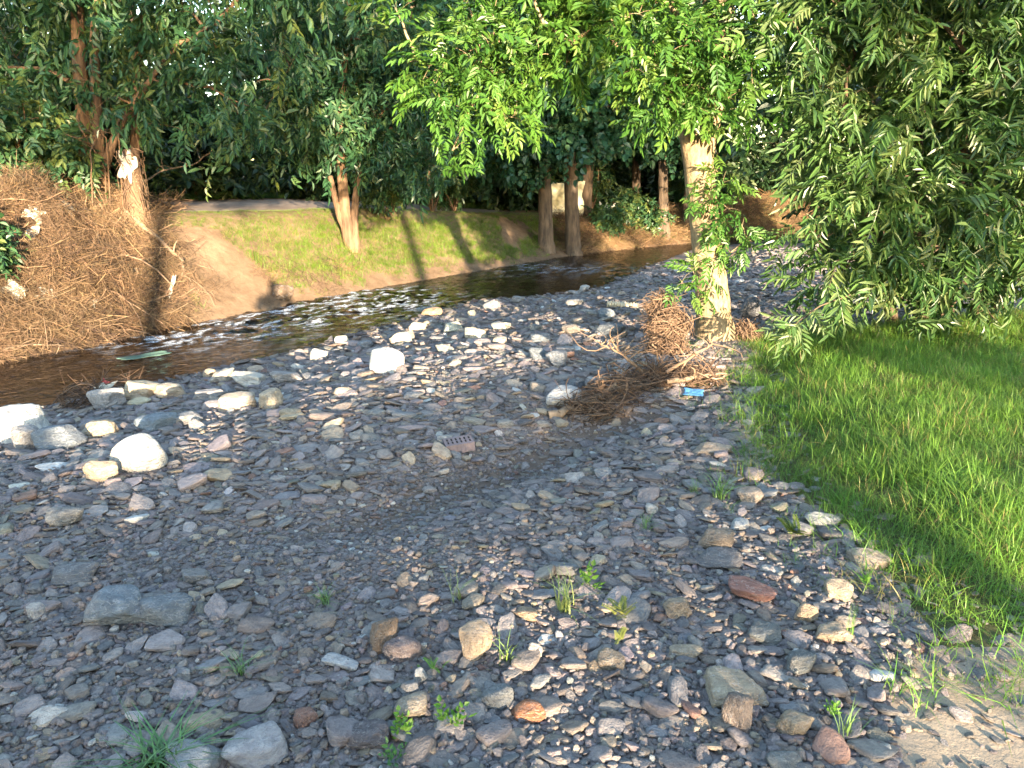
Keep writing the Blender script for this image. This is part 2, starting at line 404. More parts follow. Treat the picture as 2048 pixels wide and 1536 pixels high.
M['lawn_soil'] = ground_mat('lawn_soil', [(.3, (.035, .04, .015)), (.7, (.07, .075, .025))], [(.3, (.05, .04, .02)), (.7, (.09, .08, .035))], 7, 25, .02)
M['sand'] = ground_mat('silt_sand', [(.3, (.2, .155, .11)), (.7, (.3, .235, .17))], [(.3, (.17, .13, .1)), (.7, (.27, .21, .16))], 5, 30, .012)
M['mud'] = ground_mat('wet_mud', [(.3, (.09, .062, .048)), (.7, (.14, .1, .077))], [(.3, (.105, .075, .057)), (.7, (.16, .115, .088))], 14, 40, .012, .55)
M['debris_soil'] = ground_mat('dark_debris_soil', [(.3, (.03, .02, .013)), (.7, (.085, .055, .034))], [(.3, (.045, .028, .018)), (.7, (.12, .078, .046))], 6, 12, .05)  # soil coloured dark to pass for shade in the straw gaps
ground = {}
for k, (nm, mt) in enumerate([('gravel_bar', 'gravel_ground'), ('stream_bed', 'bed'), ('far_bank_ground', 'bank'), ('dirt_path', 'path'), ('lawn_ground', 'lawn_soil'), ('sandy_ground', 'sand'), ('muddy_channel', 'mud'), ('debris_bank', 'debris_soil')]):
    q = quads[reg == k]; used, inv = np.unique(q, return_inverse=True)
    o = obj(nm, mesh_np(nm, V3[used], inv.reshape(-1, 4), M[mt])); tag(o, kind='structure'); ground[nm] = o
tag(ground['gravel_bar'], 'bar of flat grey and purple river stones along the stream', 'gravel bar')
tag(ground['stream_bed'], 'brown stony bed under the shallow stream', 'stream bed')
tag(ground['far_bank_ground'], 'sunlit earth bank across the stream', 'bank')
tag(ground['dirt_path'], 'bare trodden earth path along the top of far bank', 'path')
tag(ground['lawn_ground'], 'soil under the green grass beside the gravel', 'lawn')
tag(ground['muddy_channel'], 'dark wet mud in a shallow channel across the gravel', 'mud')
tag(ground['debris_bank'], 'rough dark soil of the left bank under flood debris', 'bank')
tag(ground['sandy_ground'], 'bare sandy silt patch below the lawn', 'sand')

# ------------------------------------------------------------------ water
wx = np.arange(-9, 12, .045); wy = np.arange(2, 27, .045)
WX, WY = np.meshgrid(wx, wy)
wn_, wf_ = dN(WX, WY), dF(WX, WY)
along = WX * .6 + WY * .8; across = WX * .8 - WY * .6
def gauss(cxp, cyp, r):
    p = G(cxp, cyp); return np.exp(-((WX - p[0]) ** 2 + (WY - p[1]) ** 2) / r ** 2)
rapid = np.clip(gauss(430, 680, 1.1) + gauss(560, 650, 1.0) + gauss(690, 635, 1.2) + gauss(300, 690, .6) * .6 + gauss(780, 620, .8) * .8 + .35 * gauss(1050, 555, 1.2) + .25 * gauss(1180, 560, 1.0), 0, 1)
wav = .012 * fbm(along * 3.2, across * 7, seed=21, oct=4) + .006 * fbm(along * 9, across * 17, seed=22, oct=2)
chop = rapid * (.045 * fbm(along * 3.0, across * 4.2, seed=25, oct=4) + .02 * fbm(along * 10, across * 13, seed=26, oct=2))
WZ = WATER + wav + chop
crest = fbm(along * 4.5, across * 10, seed=31, oct=5) + .7 * fbm(along * 14, across * 26, seed=33, oct=3)
foam = np.clip(rapid * 1.3, 0, 1) * smooth(.14, .36, crest)
wq_n = len(wx); wi = (np.arange(len(wy) - 1)[:, None] * wq_n + np.arange(wq_n - 1)[None]).ravel()
keep = ((wn_ < .3) & (wf_ < .3))[:-1, :-1].ravel()
wq = np.stack([wi, wi + 1, wi + wq_n + 1, wi + wq_n], 1)[keep]
used, inv = np.unique(wq, return_inverse=True)
m, nt, n, l, b = mat_new('stream_water')
tcw = N(n, 'ShaderNodeTexCoord').outputs['Object']
mp = N(n, 'ShaderNodeMapping'); mp.inputs['Rotation'].default_value = (0, 0, -.93); mp.inputs['Scale'].default_value = (1, 2.2, 1); l.new(tcw, mp.inputs[0])
hz = noise(n, l, 9, 4, .6, mp.outputs[0]); nrm = bump(n, l, hz, .03, .8)
gl = N(n, 'ShaderNodeBsdfGlossy'); gl.inputs['Roughness'].default_value = .04; l.new(nrm, gl.inputs['Normal']); gl.inputs['Color'].default_value = (.9, .93, 1, 1)
tp = N(n, 'ShaderNodeBsdfTransparent'); tp.inputs[0].default_value = (.52, .42, .30, 1)
fr = N(n, 'ShaderNodeFresnel'); fr.inputs[0].default_value = 1.33; l.new(nrm, fr.inputs['Normal'])
mx = N(n, 'ShaderNodeMixShader'); l.new(fr.outputs[0], mx.inputs[0]); l.new(tp.outputs[0], mx.inputs[1]); l.new(gl.outputs[0], mx.inputs[2])
fa = attr(n, 'foam').outputs['Fac']; fz = noise(n, l, 40, 4, .7, tcw)
ff = math_n(n, l, 'MULTIPLY', fa, ramp(n, l, fz, [(.36, (0, 0, 0)), (.56, (1, 1, 1))]), True)
b.inputs['Base Color'].default_value = (.42, .44, .47, 1); b.inputs['Roughness'].default_value = .6
mx2 = N(n, 'ShaderNodeMixShader'); l.new(ff, mx2.inputs[0]); l.new(mx.outputs[0], mx2.inputs[1]); l.new(b.outputs[0], mx2.inputs[2]); l.new(mx2.outputs[0], n['Material Output'].inputs[0])
M['water'] = m
water = obj('water', mesh_np('water', np.stack([WX.ravel(), WY.ravel(), WZ.ravel()], 1)[used], inv.reshape(-1, 4), M['water'], attrs={'foam': foam.ravel()[used]}))
tag(water, 'shallow brown stream with white riffles flowing past gravel', 'stream', kind='structure')

# ------------------------------------------------------------------ stones
def ico(sub):
    bm = bmesh.new(); bmesh.ops.create_icosphere(bm, subdivisions=sub, radius=1)
    v = np.array([p.co[:] for p in bm.verts]); f = np.array([[q.index for q in p.verts] for p in bm.faces]); bm.free(); return v, f
ICO = {s: ico(s) for s in (2, 3, 4)}
def stone_mesh(name, seed, sub=2, sides=6, p=14, mat=None, rough=.04, flat_top=.8, slope=.25, cuts=3):
    """rounded many-sided block inside the unit ball box: cutting planes joined by a p-norm"""
    r = np.random.default_rng(seed); d, f = ICO[sub]
    ang = np.sort(r.uniform(0, 2 * np.pi, 1) + np.arange(sides) * 2 * np.pi / sides + r.normal(0, .28, sides))
    nrm = [[math.cos(a), math.sin(a), r.normal(0, slope)] for a in ang]; dist = list(r.uniform(.72, 1.0, sides))
    nrm += [[r.normal(0, .16), r.normal(0, .16), 1], [r.normal(0, .16), r.normal(0, .16), -1]]; dist += [flat_top, .85]
    for _ in range(cuts):
        q = r.normal(size=3); q[2] = abs(q[2]); nrm.append(q); dist.append(r.uniform(.88, 1.05))
    nrm = np.array(nrm); nrm /= np.linalg.norm(nrm, axis=1)[:, None]
    k = np.maximum(0, d @ nrm.T) / np.array(dist)
    rad = 1 / (np.sum(k ** p, 1) ** (1 / p))
    rad = np.minimum(rad, 1.35)
    v = d * rad[:, None]
    o = r.uniform(0, 50)
    v *= (1 + rough * fbm(v[:, 0] * 1.7 + o, v[:, 1] * 1.7, v[:, 2] * 1.7, seed, 3) + (.5 * rough * fbm(v[:, 0] * 6 + o, v[:, 1] * 6, v[:, 2] * 6, seed + 5, 2) if sub > 2 else 0))[:, None]
    mx_ = np.abs(v).max(0); v = v / mx_
    return mesh_np(name, v, f, mat or M['stone'])
PAL = np.array([[.205, .178, .178], [.172, .166, .172], [.215, .18, .155], [.31, .25, .19], [.46, .43, .4], [.22, .135, .11], [.178, .172, .15], [.14, .124, .126], [.26, .232, .22]])
PALW = np.array([.46, .17, .14, .045, .018, .012, .03, .06, .065]); PALW /= PALW.sum()
def stone_cols(n, r, x=None):
    c = PAL[r.choice(len(PAL), n, p=PALW)] * r.uniform(.85, 1.4, (n, 1)) * r.normal(1, .02, (n, 3)); return np.clip(c, .02, .48)
VAR = [stone_mesh('stone_shape', 100 + i, 3, int(rng.integers(4, 7)), [12, 22, 40, 60][i % 4], None, .05, .8, .16, i % 3) for i in range(30)]
VARP = []
for i, me in enumerate(VAR):
    c = me.copy(); c.materials.clear(); c.materials.append(M['pebble']); VARP.append(c)
peb_coll = variant_collection('gravel_variants', VARP)

# boulders and the stones one can point at: (px, py of the foot), width, height in pixels, depth factor, yaw, colour, seed, corners, sharpness, label
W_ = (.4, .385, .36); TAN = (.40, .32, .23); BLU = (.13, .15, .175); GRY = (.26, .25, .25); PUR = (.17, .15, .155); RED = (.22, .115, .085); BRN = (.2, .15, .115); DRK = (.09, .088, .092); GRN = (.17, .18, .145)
ROCKS = [
 (44, 884, 98, 66, .8, .1, W_, 1, 5, 22, 'big white block cut by the left picture edge beside the water'),
 (56, 900, 62, 46, .8, .3, GRY, 2, 5, 14, 'mottled grey stone in front of the white block'),
 (122, 900, 92, 48, .7, -.2, BLU, 3, 5, 20, 'blue-grey wedge of rock right of the mottled stone'),
 (203, 876, 60, 36, .7, .2, TAN, 4, 4, 22, 'small pale tan pyramid-shaped stone near stream edge'),
 (318, 862, 76, 38, .8, .5, (.14, .17, .2), 5, 4, 26, 'angular blue slate block behind round white boulder'),
 (372, 852, 66, 28, .7, -.1, GRY, 6, 6, 12, 'grey rounded stone with tan top right of the blue slate'),
 (279, 948, 108, 74, .85, -.2, W_, 7, 7, 7, 'round white boulder lying alone on the shaded gravel'),
 (206, 966, 58, 46, .8, .2, TAN, 8, 4, 16, 'cone-shaped tan stone in front of the round white boulder'),
 (218, 820, 60, 42, .7, .4, GRY, 9, 4, 16, 'grey saddle-shaped rock below the red and white wrapper'),
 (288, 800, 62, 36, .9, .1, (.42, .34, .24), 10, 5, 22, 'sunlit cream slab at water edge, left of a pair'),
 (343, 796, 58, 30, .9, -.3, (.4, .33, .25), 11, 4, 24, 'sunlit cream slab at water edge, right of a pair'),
 (283, 810, 50, 13, .7, .1, (.5, .4, .28), 12, 5, 18, 'thin tan slab under the cream pair of slabs'),
 (420, 756, 26, 18, .8, 0, TAN, 13, 6, 9, 'small tan stone standing in the water edge'),
 (450, 765, 56, 28, .7, .5, (.33, .3, .26), 14, 5, 14, 'brown-grey stone leaning up beside the small tan one'),
 (497, 774, 66, 32, .8, -.2, (.44, .41, .36), 15, 5, 16, 'bright cream flat-topped stone at stream edge'),
 (572, 768, 62, 28, .7, .6, GRY, 16, 6, 12, 'grey half-lit stone right of the bright flat-topped one'),
 (478, 820, 78, 36, .8, 0, (.42, .34, .26), 17, 5, 20, 'tan layered rock joined to an upright block'),
 (541, 820, 48, 42, .8, .2, (.38, .32, .25), 18, 4, 20, 'upright tan block at right end of layered rock'),
 (582, 838, 42, 22, .8, 0, TAN, 19, 7, 7, 'small rounded tan stone on the gravel below upright block'),
 (416, 804, 60, 26, .6, .3, (.24, .23, .23), 20, 5, 14, 'long grey slab behind the layered tan rock'),
 (771, 749, 76, 58, .8, .3, (.48, .46, .43), 21, 6, 9, 'largest white boulder in the sunlit stones by stream'),
 (638, 722, 34, 24, .8, 0, W_, 22, 5, 14, 'white stone at the water left of the largest white boulder'),
 (686, 690, 32, 20, .8, .2, (.5, .46, .4), 23, 5, 16, 'pale stone standing in shallow water by the riffle'),
 (731, 698, 34, 18, .8, .1, (.2, .22, .25), 24, 5, 12, 'dark blue stone behind the largest white boulder'),
 (808, 687, 58, 26, .8, -.1, (.43, .37, .29), 25, 4, 20, 'broad flat-topped cream block at stream edge'),
 (838, 664, 40, 22, .8, .4, (.45, .37, .28), 26, 4, 18, 'brown-cream wedge tilted behind broad cream block'),
 (905, 664, 42, 22, .8, .4, (.5, .44, .36), 27, 5, 16, 'cream stone with sloping top among sunlit stones'),
 (952, 680, 46, 26, .8, -.3, (.48, .4, .31), 28, 6, 10, 'rounded tan stone with lit face near end of sunlit strip'),
 (1003, 662, 44, 20, .8, -.3, (.46, .41, .34), 29, 5, 12, 'white-cream long stone ending the sunlit strip'),
 (1002, 690, 34, 18, .8, .1, (.35, .3, .25), 30, 6, 8, 'round tan stone on the shade border of sunlit strip'),
 (688, 792, 44, 20, .8, .1, (.45, .37, .28), 31, 6, 9, 'round-backed tan stone alone below the white boulder'),
 (912, 734, 30, 16, .8, .1, (.4, .34, .27), 32, 6, 9, 'small tan stone half in sun on mid gravel'),
 (943, 740, 36, 15, .7, .0, PUR, 33, 4, 22, 'square grey slab on the shaded mid gravel'),
 (1130, 821, 76, 52, .8, -.1, (.33, .33, .34), 34, 5, 16, 'pale grey boulder beside the driftwood log'),
 (1148, 782, 52, 24, .8, .2, (.1, .11, .125), 35, 5, 18, 'dark slate slab behind the pale grey boulder'),
 (1190, 786, 44, 22, .8, .2, (.24, .19, .16), 36, 4, 18, 'brown flat stone touching the brush pile'),
 (1076, 722, 46, 28, .8, .3, (.1, .12, .145), 37, 5, 18, 'dark blue slate, left of the slate pair on shaded bar'),
 (1116, 734, 48, 38, .8, -.4, (.15, .165, .19), 38, 4, 22, 'blue-grey slate block with white streaks, right of slate pair'),
 (1222, 672, 66, 26, .7, -.3, (.1, .115, .135), 39, 5, 18, 'long dark slate block left of the root mass'),
 (1214, 636, 38, 20, .8, .1, (.15, .18, .215), 40, 5, 16, 'smooth blue-grey stone in front of the ribbed pipe'),
 (1080, 686, 42, 20, .8, .1, (.16, .18, .2), 41, 5, 14, 'blue-grey stone above the slate pair'),
 (1140, 668, 40, 20, .8, .1, (.2, .175, .155), 42, 5, 18, 'brown block among slates upstream of slate pair'),
 (1072, 664, 30, 16, .8, .1, (.15, .175, .2), 43, 5, 14, 'small blue stone upstream among the slates'),
 (1206, 822, 2, 2, .8, .1, BRN, 44, 5, 12, None),
 (848, 820, 2, 2, .8, 0, BLU, 45, 5, 12, None),
 (828, 800, 44, 18, .8, .2, (.19, .2, .22), 46, 5, 14, 'grey-blue slab on the shaded middle of the bar'),
 (1010, 858, 36, 18, .8, .1, (.25, .245, .24), 47, 6, 10, 'grey lumpy stone above the muddy channel'),
 (1084, 858, 44, 16, .8, -.2, (.24, .23, .22), 48, 5, 12, 'flat grey stone at top of the muddy channel'),
 (891, 890, 32, 20, .8, .2, (.36, .34, .33), 49, 6, 10, 'pale lumpy stone touching the hollow brick'),
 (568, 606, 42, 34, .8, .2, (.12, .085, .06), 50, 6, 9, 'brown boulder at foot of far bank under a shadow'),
 (866, 632, 46, 18, .8, .1, (.3, .2, .12), 51, 6, 9, 'wet orange-brown stone sticking out of the riffle'),
 (796, 622, 30, 12, .8, .1, (.26, .16, .09), 52, 6, 9, 'low wet brown stone in the riffle left of orange one'),
 (984, 620, 38, 20, .8, .1, (.2, .2, .21), 53, 5, 14, 'grey stone on the upstream tip of sunlit strip'),
 (1036, 606, 28, 14, .8, .1, (.24, .23, .22), 54, 6, 10, 'grey rounded stone standing in the upstream shallows'),
 (1148, 614, 48, 18, .8, .1, (.3, .28, .27), 55, 6, 12, 'pale flat boulder at the upstream water edge'),
 (1168, 582, 24, 12, .8, .1, (.4, .38, .36), 56, 5, 14, 'pale square stone at water far upstream'),
 (944, 634, 20, 14, .8, .1, (.5, .42, .33), 57, 5, 14, 'small cream stone by upstream riffle end'),
 (586, 672, 40, 16, .8, .1, (.24, .16, .09), 58, 6, 9, 'amber wet stone awash in the white riffle'),
 (520, 690, 30, 12, .8, .1, (.16, .11, .07), 104, 6, 9, 'low dark wet stone in the middle of the riffle'),
 (640, 652, 26, 11, .8, .1, (.18, .12, .075), 105, 6, 9, 'small wet brown stone upstream in the riffle'),
 (392, 706, 26, 10, .8, .1, (.14, .1, .07), 106, 6, 9, 'wet stone barely breaking water at riffle end'),
 (735, 634, 24, 10, .8, .1, (.2, .13, .08), 107, 6, 9, 'wet stone in riffle near the far bank foot'),
 (700, 645, 18, 9, .8, .1, (.16, .12, .09), 108, 6, 9, 'smallest wet stone between the brown riffle stones'),
 (240, 1264, 124, 80, .75, -.25, (.16, .18, .205), 59, 4, 20, 'larger of two blue slate blocks on near gravel'),
 (328, 1258, 100, 62, .7, .3, (.17, .185, .205), 60, 5, 16, 'smaller streaked slate touching the larger blue block'),
 (152, 1172, 78, 40, .9, .2, (.15, .15, .16), 61, 6, 10, 'wide smooth grey stone above the blue slate pair'),
 (132, 1058, 64, 40, .8, .1, (.2, .195, .19), 62, 6, 10, 'grey-green rounded stone near the left side of gravel'),
 (392, 1172, 62, 32, .8, .1, (.24, .225, .22), 63, 6, 14, 'knobbly pale grey stone right of the wide smooth stone'),
 (76, 1242, 32, 30, .8, .1, (.42, .4, .4), 64, 6, 10, 'small whitish stone left of the blue slate pair'),
 (770, 1304, 58, 70, .7, .2, (.24, .17, .125), 65, 4, 18, 'brown stone standing on edge with a lit top'),
 (806, 1330, 70, 60, .7, -.3, (.17, .14, .145), 66, 4, 20, 'purple triangular slab leaning on the upright brown stone'),
 (946, 1326, 70, 84, .75, .5, (.38, .29, .215), 67, 6, 8, 'large tan stone lit by a sun patch, mid foreground'),
 (840, 1368, 26, 34, .8, .1, (.6, .57, .53), 68, 7, 6, 'round white pebble beside the little fern'),
 (686, 1342, 74, 24, .6, -.25, (.42, .42, .44), 69, 6, 8, 'long pale finger-shaped stone on near gravel'),
 (824, 1446, 78, 50, .8, .2, (.33, .27, .21), 70, 6, 9, 'sun-flecked tan cobble left of leafy weeds'),
 (611, 1458, 44, 42, .9, .3, (.27, .16, .13), 71, 6, 12, 'reddish many-sided cobble near the bottom'),
 (736, 1500, 78, 56, .9, .1, (.135, .12, .13), 72, 7, 8, 'wide dark purple cobble with lit front edge'),
 (994, 1420, 62, 50, .9, .1, (.17, .18, .19), 73, 7, 8, 'smooth grey-blue cobble below the grass blades'),
 (822, 1402, 42, 44, .9, .1, (.2, .2, .215), 74, 4, 16, 'square grey stone above the sun-flecked cobble'),
 (1056, 1446, 66, 36, .8, -.3, (.36, .16, .085), 75, 6, 9, 'orange-red brick-coloured stone near the bottom'),
 (520, 1536, 110, 58, .9, .1, (.33, .31, .32), 76, 6, 10, 'pale lilac boulder cut by the bottom edge'),
 (388, 1560, 100, 58, .9, .1, (.26, .27, .285), 77, 6, 10, 'grey boulder cut by the bottom edge, left of lilac one'),
 (1502, 1208, 90, 46, .8, -.35, (.24, .125, .105), 78, 5, 16, 'dark red rock in the right foreground stones'),
 (1676, 1206, 54, 44, .9, .2, (.36, .29, .215), 79, 5, 16, 'pale tan flat stone near the lawn edge'),
 (1610, 1250, 44, 40, .8, .3, (.36, .27, .19), 80, 4, 18, 'sunlit tan chip right of the dark red rock'),
 (1434, 1104, 70, 46, .8, -.2, (.23, .18, .14), 81, 6, 10, 'humped brown stone below the grassy stones'),
 (1462, 1412, 110, 48, .9, .15, (.34, .27, .2), 82, 4, 18, 'long tan slab lit along its top in right foreground'),
 (1476, 1470, 60, 86, .9, .55, (.2, .16, .14), 83, 4, 20, 'narrow brown slab pointing down below long tan slab'),
 (1584, 1480, 66, 54, .8, .1, (.33, .26, .19), 84, 5, 12, 'round tan stone lit at bottom right of gravel'),
 (1368, 1322, 66, 32, .7, -.1, (.36, .29, .22), 85, 5, 14, 'flat tan slab stacked on another in right foreground'),
 (1228, 1346, 64, 36, .8, -.3, (.28, .22, .165), 86, 4, 16, 'tan wedge with sunlit front edge, centre foreground'),
 (1352, 1238, 56, 46, .8, .1, (.34, .26, .19), 87, 5, 14, 'pale tan stone with a second one resting on it'),
 (1560, 1558, 76, 50, .9, .1, (.16, .17, .175), 88, 7, 7, 'large round grey-green cobble at bottom edge'),
 (1500, 1010, 60, 36, .8, .2, (.3, .25, .21), 89, 5, 14, 'light brown rock among grass at lawn corner'),
 (1478, 1062, 40, 22, .8, .2, (.58, .55, .52), 90, 6, 9, 'white oval pebble below the lawn corner'),
 (1640, 1056, 66, 30, .8, -.15, (.24, .25, .25), 91, 4, 18, 'grey flat slab half sunk in the lawn edge'),
 (1730, 1140, 84, 38, .8, -.1, (.33, .27, .21), 92, 4, 18, 'pair-topped tan slab right at the lawn border'),
 (1420, 912, 80, 24, .6, -.2, (.3, .24, .19), 93, 5, 14, 'long tan slab on the gravel by the upper lawn'),
 (1300, 1030, 30, 24, .8, .1, (.58, .56, .52), 94, 6, 8, 'chalky white stone in middle gravel by grass tuft'),
 (1440, 1142, 100, 34, .8, .1, (.15, .14, .145), 95, 5, 14, 'wide dark grey slab under the humped brown stone'),
 (1070, 1320, 30, 36, .8, .1, (.4, .36, .34), 96, 5, 12, 'speckled pale stone right of the large tan stone'),
 (1058, 1244, 66, 26, .7, -.1, (.36, .26, .18), 97, 5, 12, 'flat orange-tan stone lit under the grass blades'),
 (1664, 1288, 70, 40, .8, .2, (.34, .27, .2), 98, 4, 18, 'bright tan wedge facing the sun near the lawn'),
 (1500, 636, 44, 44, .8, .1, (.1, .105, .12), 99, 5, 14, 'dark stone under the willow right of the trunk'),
 (930, 836, 2, 2, 1, 0, GRY, 100, 5, 10, None),
 (1470, 885, 60, 20, .8, -.1, (.2, .18, .17), 101, 5, 14, 'flat brown-grey slab touching the lawn edge'),
 (1600, 1350, 60, 50, .8, .1, (.16, .165, .165), 102, 5, 12, 'blocky grey stone standing in the right foreground'),
 (1530, 1290, 76, 40, .8, .2, (.15, .155, .155), 103, 5, 14, 'leaning slate slab in the right foreground stones'),
]
FOOT = []
for (px, py, w, hgt, df, yaw, colr, seed, sides, sharp, lab) in ROCKS:
    if lab is None: continue
    p = G(px, py); dist = np.linalg.norm(p - CAM); k = dist / FPX
    sx = w * k / 2 * 1.04; dep = (CAM[2] - p[2]) / dist                     # sine of the view's dip
    sy = sx * df
    szv = max(hgt * k - 2 * sy * dep * .55, hgt * k * .56) / 2 * 1.2
    me = stone_mesh('boulder', 500 + seed, 4 if w > 50 else 3, sides, sharp, M['boulder'], .11 if sharp > 10 else .085, .85, .3)
    o = obj('boulder', me)
    cxp, cyp = p[0] * (1 + sy * .8 / dist), p[1] * (1 + sy * .8 / dist)
    o.location = (cxp, cyp, h1(cxp, cyp) * .5 + p[2] * .5 + szv * .78); o.scale = (sx, sy, szv)
    FOOT.append((cxp, cyp, sx, sy))
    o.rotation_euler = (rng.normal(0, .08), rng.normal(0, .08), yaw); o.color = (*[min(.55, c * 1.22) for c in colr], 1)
    tag(o, lab, 'boulder' if w > 60 else 'stone', 'boulders and large stones on the gravel')

# dart throwing over the part of the bar that shows (and a little round it)
r = np.random.default_rng(11)
NCAND = 230000
yy = 1.2 + 15.8 * r.random(NCAND) ** 1.15; half = yy * .70 + 1.1; xx = r.uniform(-1, 1, NCAND) * half
cand = np.stack([xx, yy], 1)
n_ = dN(cand[:, 0], cand[:, 1]); lw = inpoly(LAWN, cand[:, 0], cand[:, 1]); ld = np.abs(sdist(LAWN_EDGE, cand[:, 0], cand[:, 1]))
sd = inpoly(SAND, cand[:, 0], cand[:, 1])
gd = np.abs(sdist(GULLY, cand[:, 0], cand[:, 1]))
ok = (n_ > -1.3) & (~lw | ((ld < .25) & (r.random(NCAND) < .12))) & (~sd | (r.random(NCAND) < .03 + .4 * np.exp(-np.abs(sdist(SAND + SAND[:1], cand[:, 0], cand[:, 1])) / .07)))
mud = np.exp(-(gd / .2) ** 2) * ((cand[:, 1] > 3.9) & (cand[:, 1] < 5.2))
fine = np.exp(-(((cand[:, 0] + .55) / .6) ** 2 + ((cand[:, 1] - 2.95) / .32) ** 2))     # fine gravel on the near ridge
fine = np.maximum(fine, .8 * np.exp(-(gd / .24) ** 2) * (cand[:, 1] < 4.3))
ok &= r.random(NCAND) > mud * .95 + .55 * np.exp(-(gd / .2) ** 2) * (cand[:, 1] <= 3.9) * (cand[:, 0] < -.2)
mound = np.exp(-((cand[:, 0] - ASH[0]) ** 2 + (cand[:, 1] - ASH[1] + .25) ** 2) / .35); ok &= r.random(NCAND) > mound * 1.1
ok &= ~((n_ < 0) & (r.random(NCAND) < np.where(n_ < -.25, .93, .75)))
for fx_, fy_, fa_, fb_ in FOOT: ok &= ((cand[:, 0] - fx_) / (fa_ * .88)) ** 2 + ((cand[:, 1] - fy_) / (fb_ * .9)) ** 2 > 1
cand = cand[ok]; n_ = n_[ok]; fine = fine[ok]
nc = len(cand); cls = np.full(nc, 2); cls[:21000] = 1; cls[:1700] = 0          # candidates come in random order
size = np.choose(cls, [r.uniform(.105, .185, nc), r.uniform(.055, .11, nc), r.uniform(.022, .058, nc)]) * (1 - .5 * fine)
size *= np.interp(cand[:, 1], [1.2, 2.4, 3.6, 5.5, 9, 17], [.8, .86, 1.05, 1.2, 1.25, 1.45])
order = np.argsort(-size)
cell = .2; grid = {}; keepi = []; total = 0
for i in order:
    x0, y0 = cand[i]; rr = size[i] * .5; gx, gy = int(x0 // cell), int(y0 // cell); bad = False
    for a in (-1, 0, 1):
        for c_ in (-1, 0, 1):
            for (qx, qy, qr) in grid.get((gx + a, gy + c_), ()):
                dd = (rr + qr) * .54
                if (qx - x0) ** 2 + (qy - y0) ** 2 < dd * dd: bad = True; break
            if bad: break
        if bad: break
    if bad: continue
    grid.setdefault((gx, gy), []).append((x0, y0, rr)); keepi.append(i)
keepi = np.array(keepi); SP = cand[keepi]; SS = size[keepi]; SN = n_[keepi]
nst = len(SP)
ar = r.uniform(.5, .85, nst); th_ = np.clip(r.normal(.18, .08, nst), .08, .5)
scl = np.stack([SS * .5, SS * .5 * ar, SS * .5 * th_], 1)
rot = np.stack([r.normal(0, .2, nst) - .08, r.normal(0, .19, nst), r.normal(0, .9, nst)], 1)
SZ = H(SP[:, 0], SP[:, 1]) + scl[:, 2] * r.uniform(.15, .9, nst)
cols = stone_cols(nst, r)
wet = (SN < .12); cols[wet] *= .6
P3 = np.column_stack([SP, SZ])
idx = r.integers(0, len(VAR), nst)
app = SS / np.linalg.norm(P3 - CAM, axis=1)
prj = np.abs(P3[:, 0]) / (P3[:, 1] + .001) < .69
big = np.argsort(-(app * prj))[:300]
rest = np.setdiff1d(np.arange(nst), big)
for i in big:
    o = bpy.data.objects.new('stone', VAR[idx[i]]); link(o, ground['gravel_bar'])
    o.location = P3[i]; o.rotation_euler = rot[i]; o.scale = scl[i]; o.color = (*cols[i], 1)
o = scatter('loose_stones', peb_coll, P3[rest], rot[rest], scl[rest], idx[rest], cols[rest], ground['gravel_bar']); tag(o, kind='stuff')
# small pebbles between them
NP = 60000
yy = 1.2 + 6.5 * r.random(NP) ** 1.5; xx = r.uniform(-1, 1, NP) * (yy * .7 + .8)
ok = (dN(xx, yy) > .05) & ~inpoly(LAWN, xx, yy) & (~inpoly(SAND, xx, yy) | (r.random(NP) < .06))
xx, yy = xx[ok], yy[ok]; k = len(xx)
s_ = np.clip(np.exp(r.normal(math.log(.0075), .45, k)), .003, .02)
o = scatter('pebbles', peb_coll, np.column_stack([xx, yy, H(xx, yy) + s_ * .4]), np.stack([r.normal(0, .3, k), r.normal(0, .3, k), r.uniform(0, 6.3, k)], 1),
            np.stack([s_, s_ * r.uniform(.6, .95, k), s_ * r.uniform(.4, .8, k)], 1), r.integers(0, len(VAR), k), np.clip(stone_cols(k, r) * 1.15, 0, .7), ground['gravel_bar']); tag(o, kind='stuff')


# ------------------------------------------------------------------ grass
def strip(pts, width, side):
    """flat tapering blade: returns verts and quads"""
    pts = np.asarray(pts); k = len(pts); w = width * (1 - np.linspace(0, 1, k) ** 1.6 * .93)
    return np.concatenate([pts - side * w[:, None] / 2, pts + side * w[:, None] / 2]), np.array([[i, i + 1, k + i + 1, k + i] for i in range(k - 1)])
def tuft_mesh(name, seed, n, spread, lean, width, mat, segs=4, hmin=.5):
    r = np.random.default_rng(seed); V = []; Fc = []; T = []; o = 0
    for _ in range(n):
        a = r.uniform(0, 6.283); d = np.array([math.cos(a), math.sin(a), 0]); hgt = r.uniform(hmin, 1); ln = abs(r.normal(lean, lean * .5))
        t = np.linspace(0, 1, segs)
        base = np.array([r.normal(0, spread), r.normal(0, spread), 0])
        pts = base + d * (ln * t ** 2)[:, None] + np.array([0, 0, 1]) * (hgt * (t - .35 * min(ln, 1.2) * t ** 2))[:, None]
        sa = a + 1.57 + r.normal(0, .5)
        v, f = strip(pts, width * r.uniform(.6, 1.3), np.array([math.cos(sa), math.sin(sa), 0]))
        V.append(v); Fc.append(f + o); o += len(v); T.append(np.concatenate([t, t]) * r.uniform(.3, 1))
    return mesh_np(name, np.concatenate(V), np.concatenate(Fc), mat, attrs={'tint': np.concatenate(T)})
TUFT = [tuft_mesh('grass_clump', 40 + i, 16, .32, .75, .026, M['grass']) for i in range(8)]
tuft_coll = variant_collection('grass_variants', TUFT)
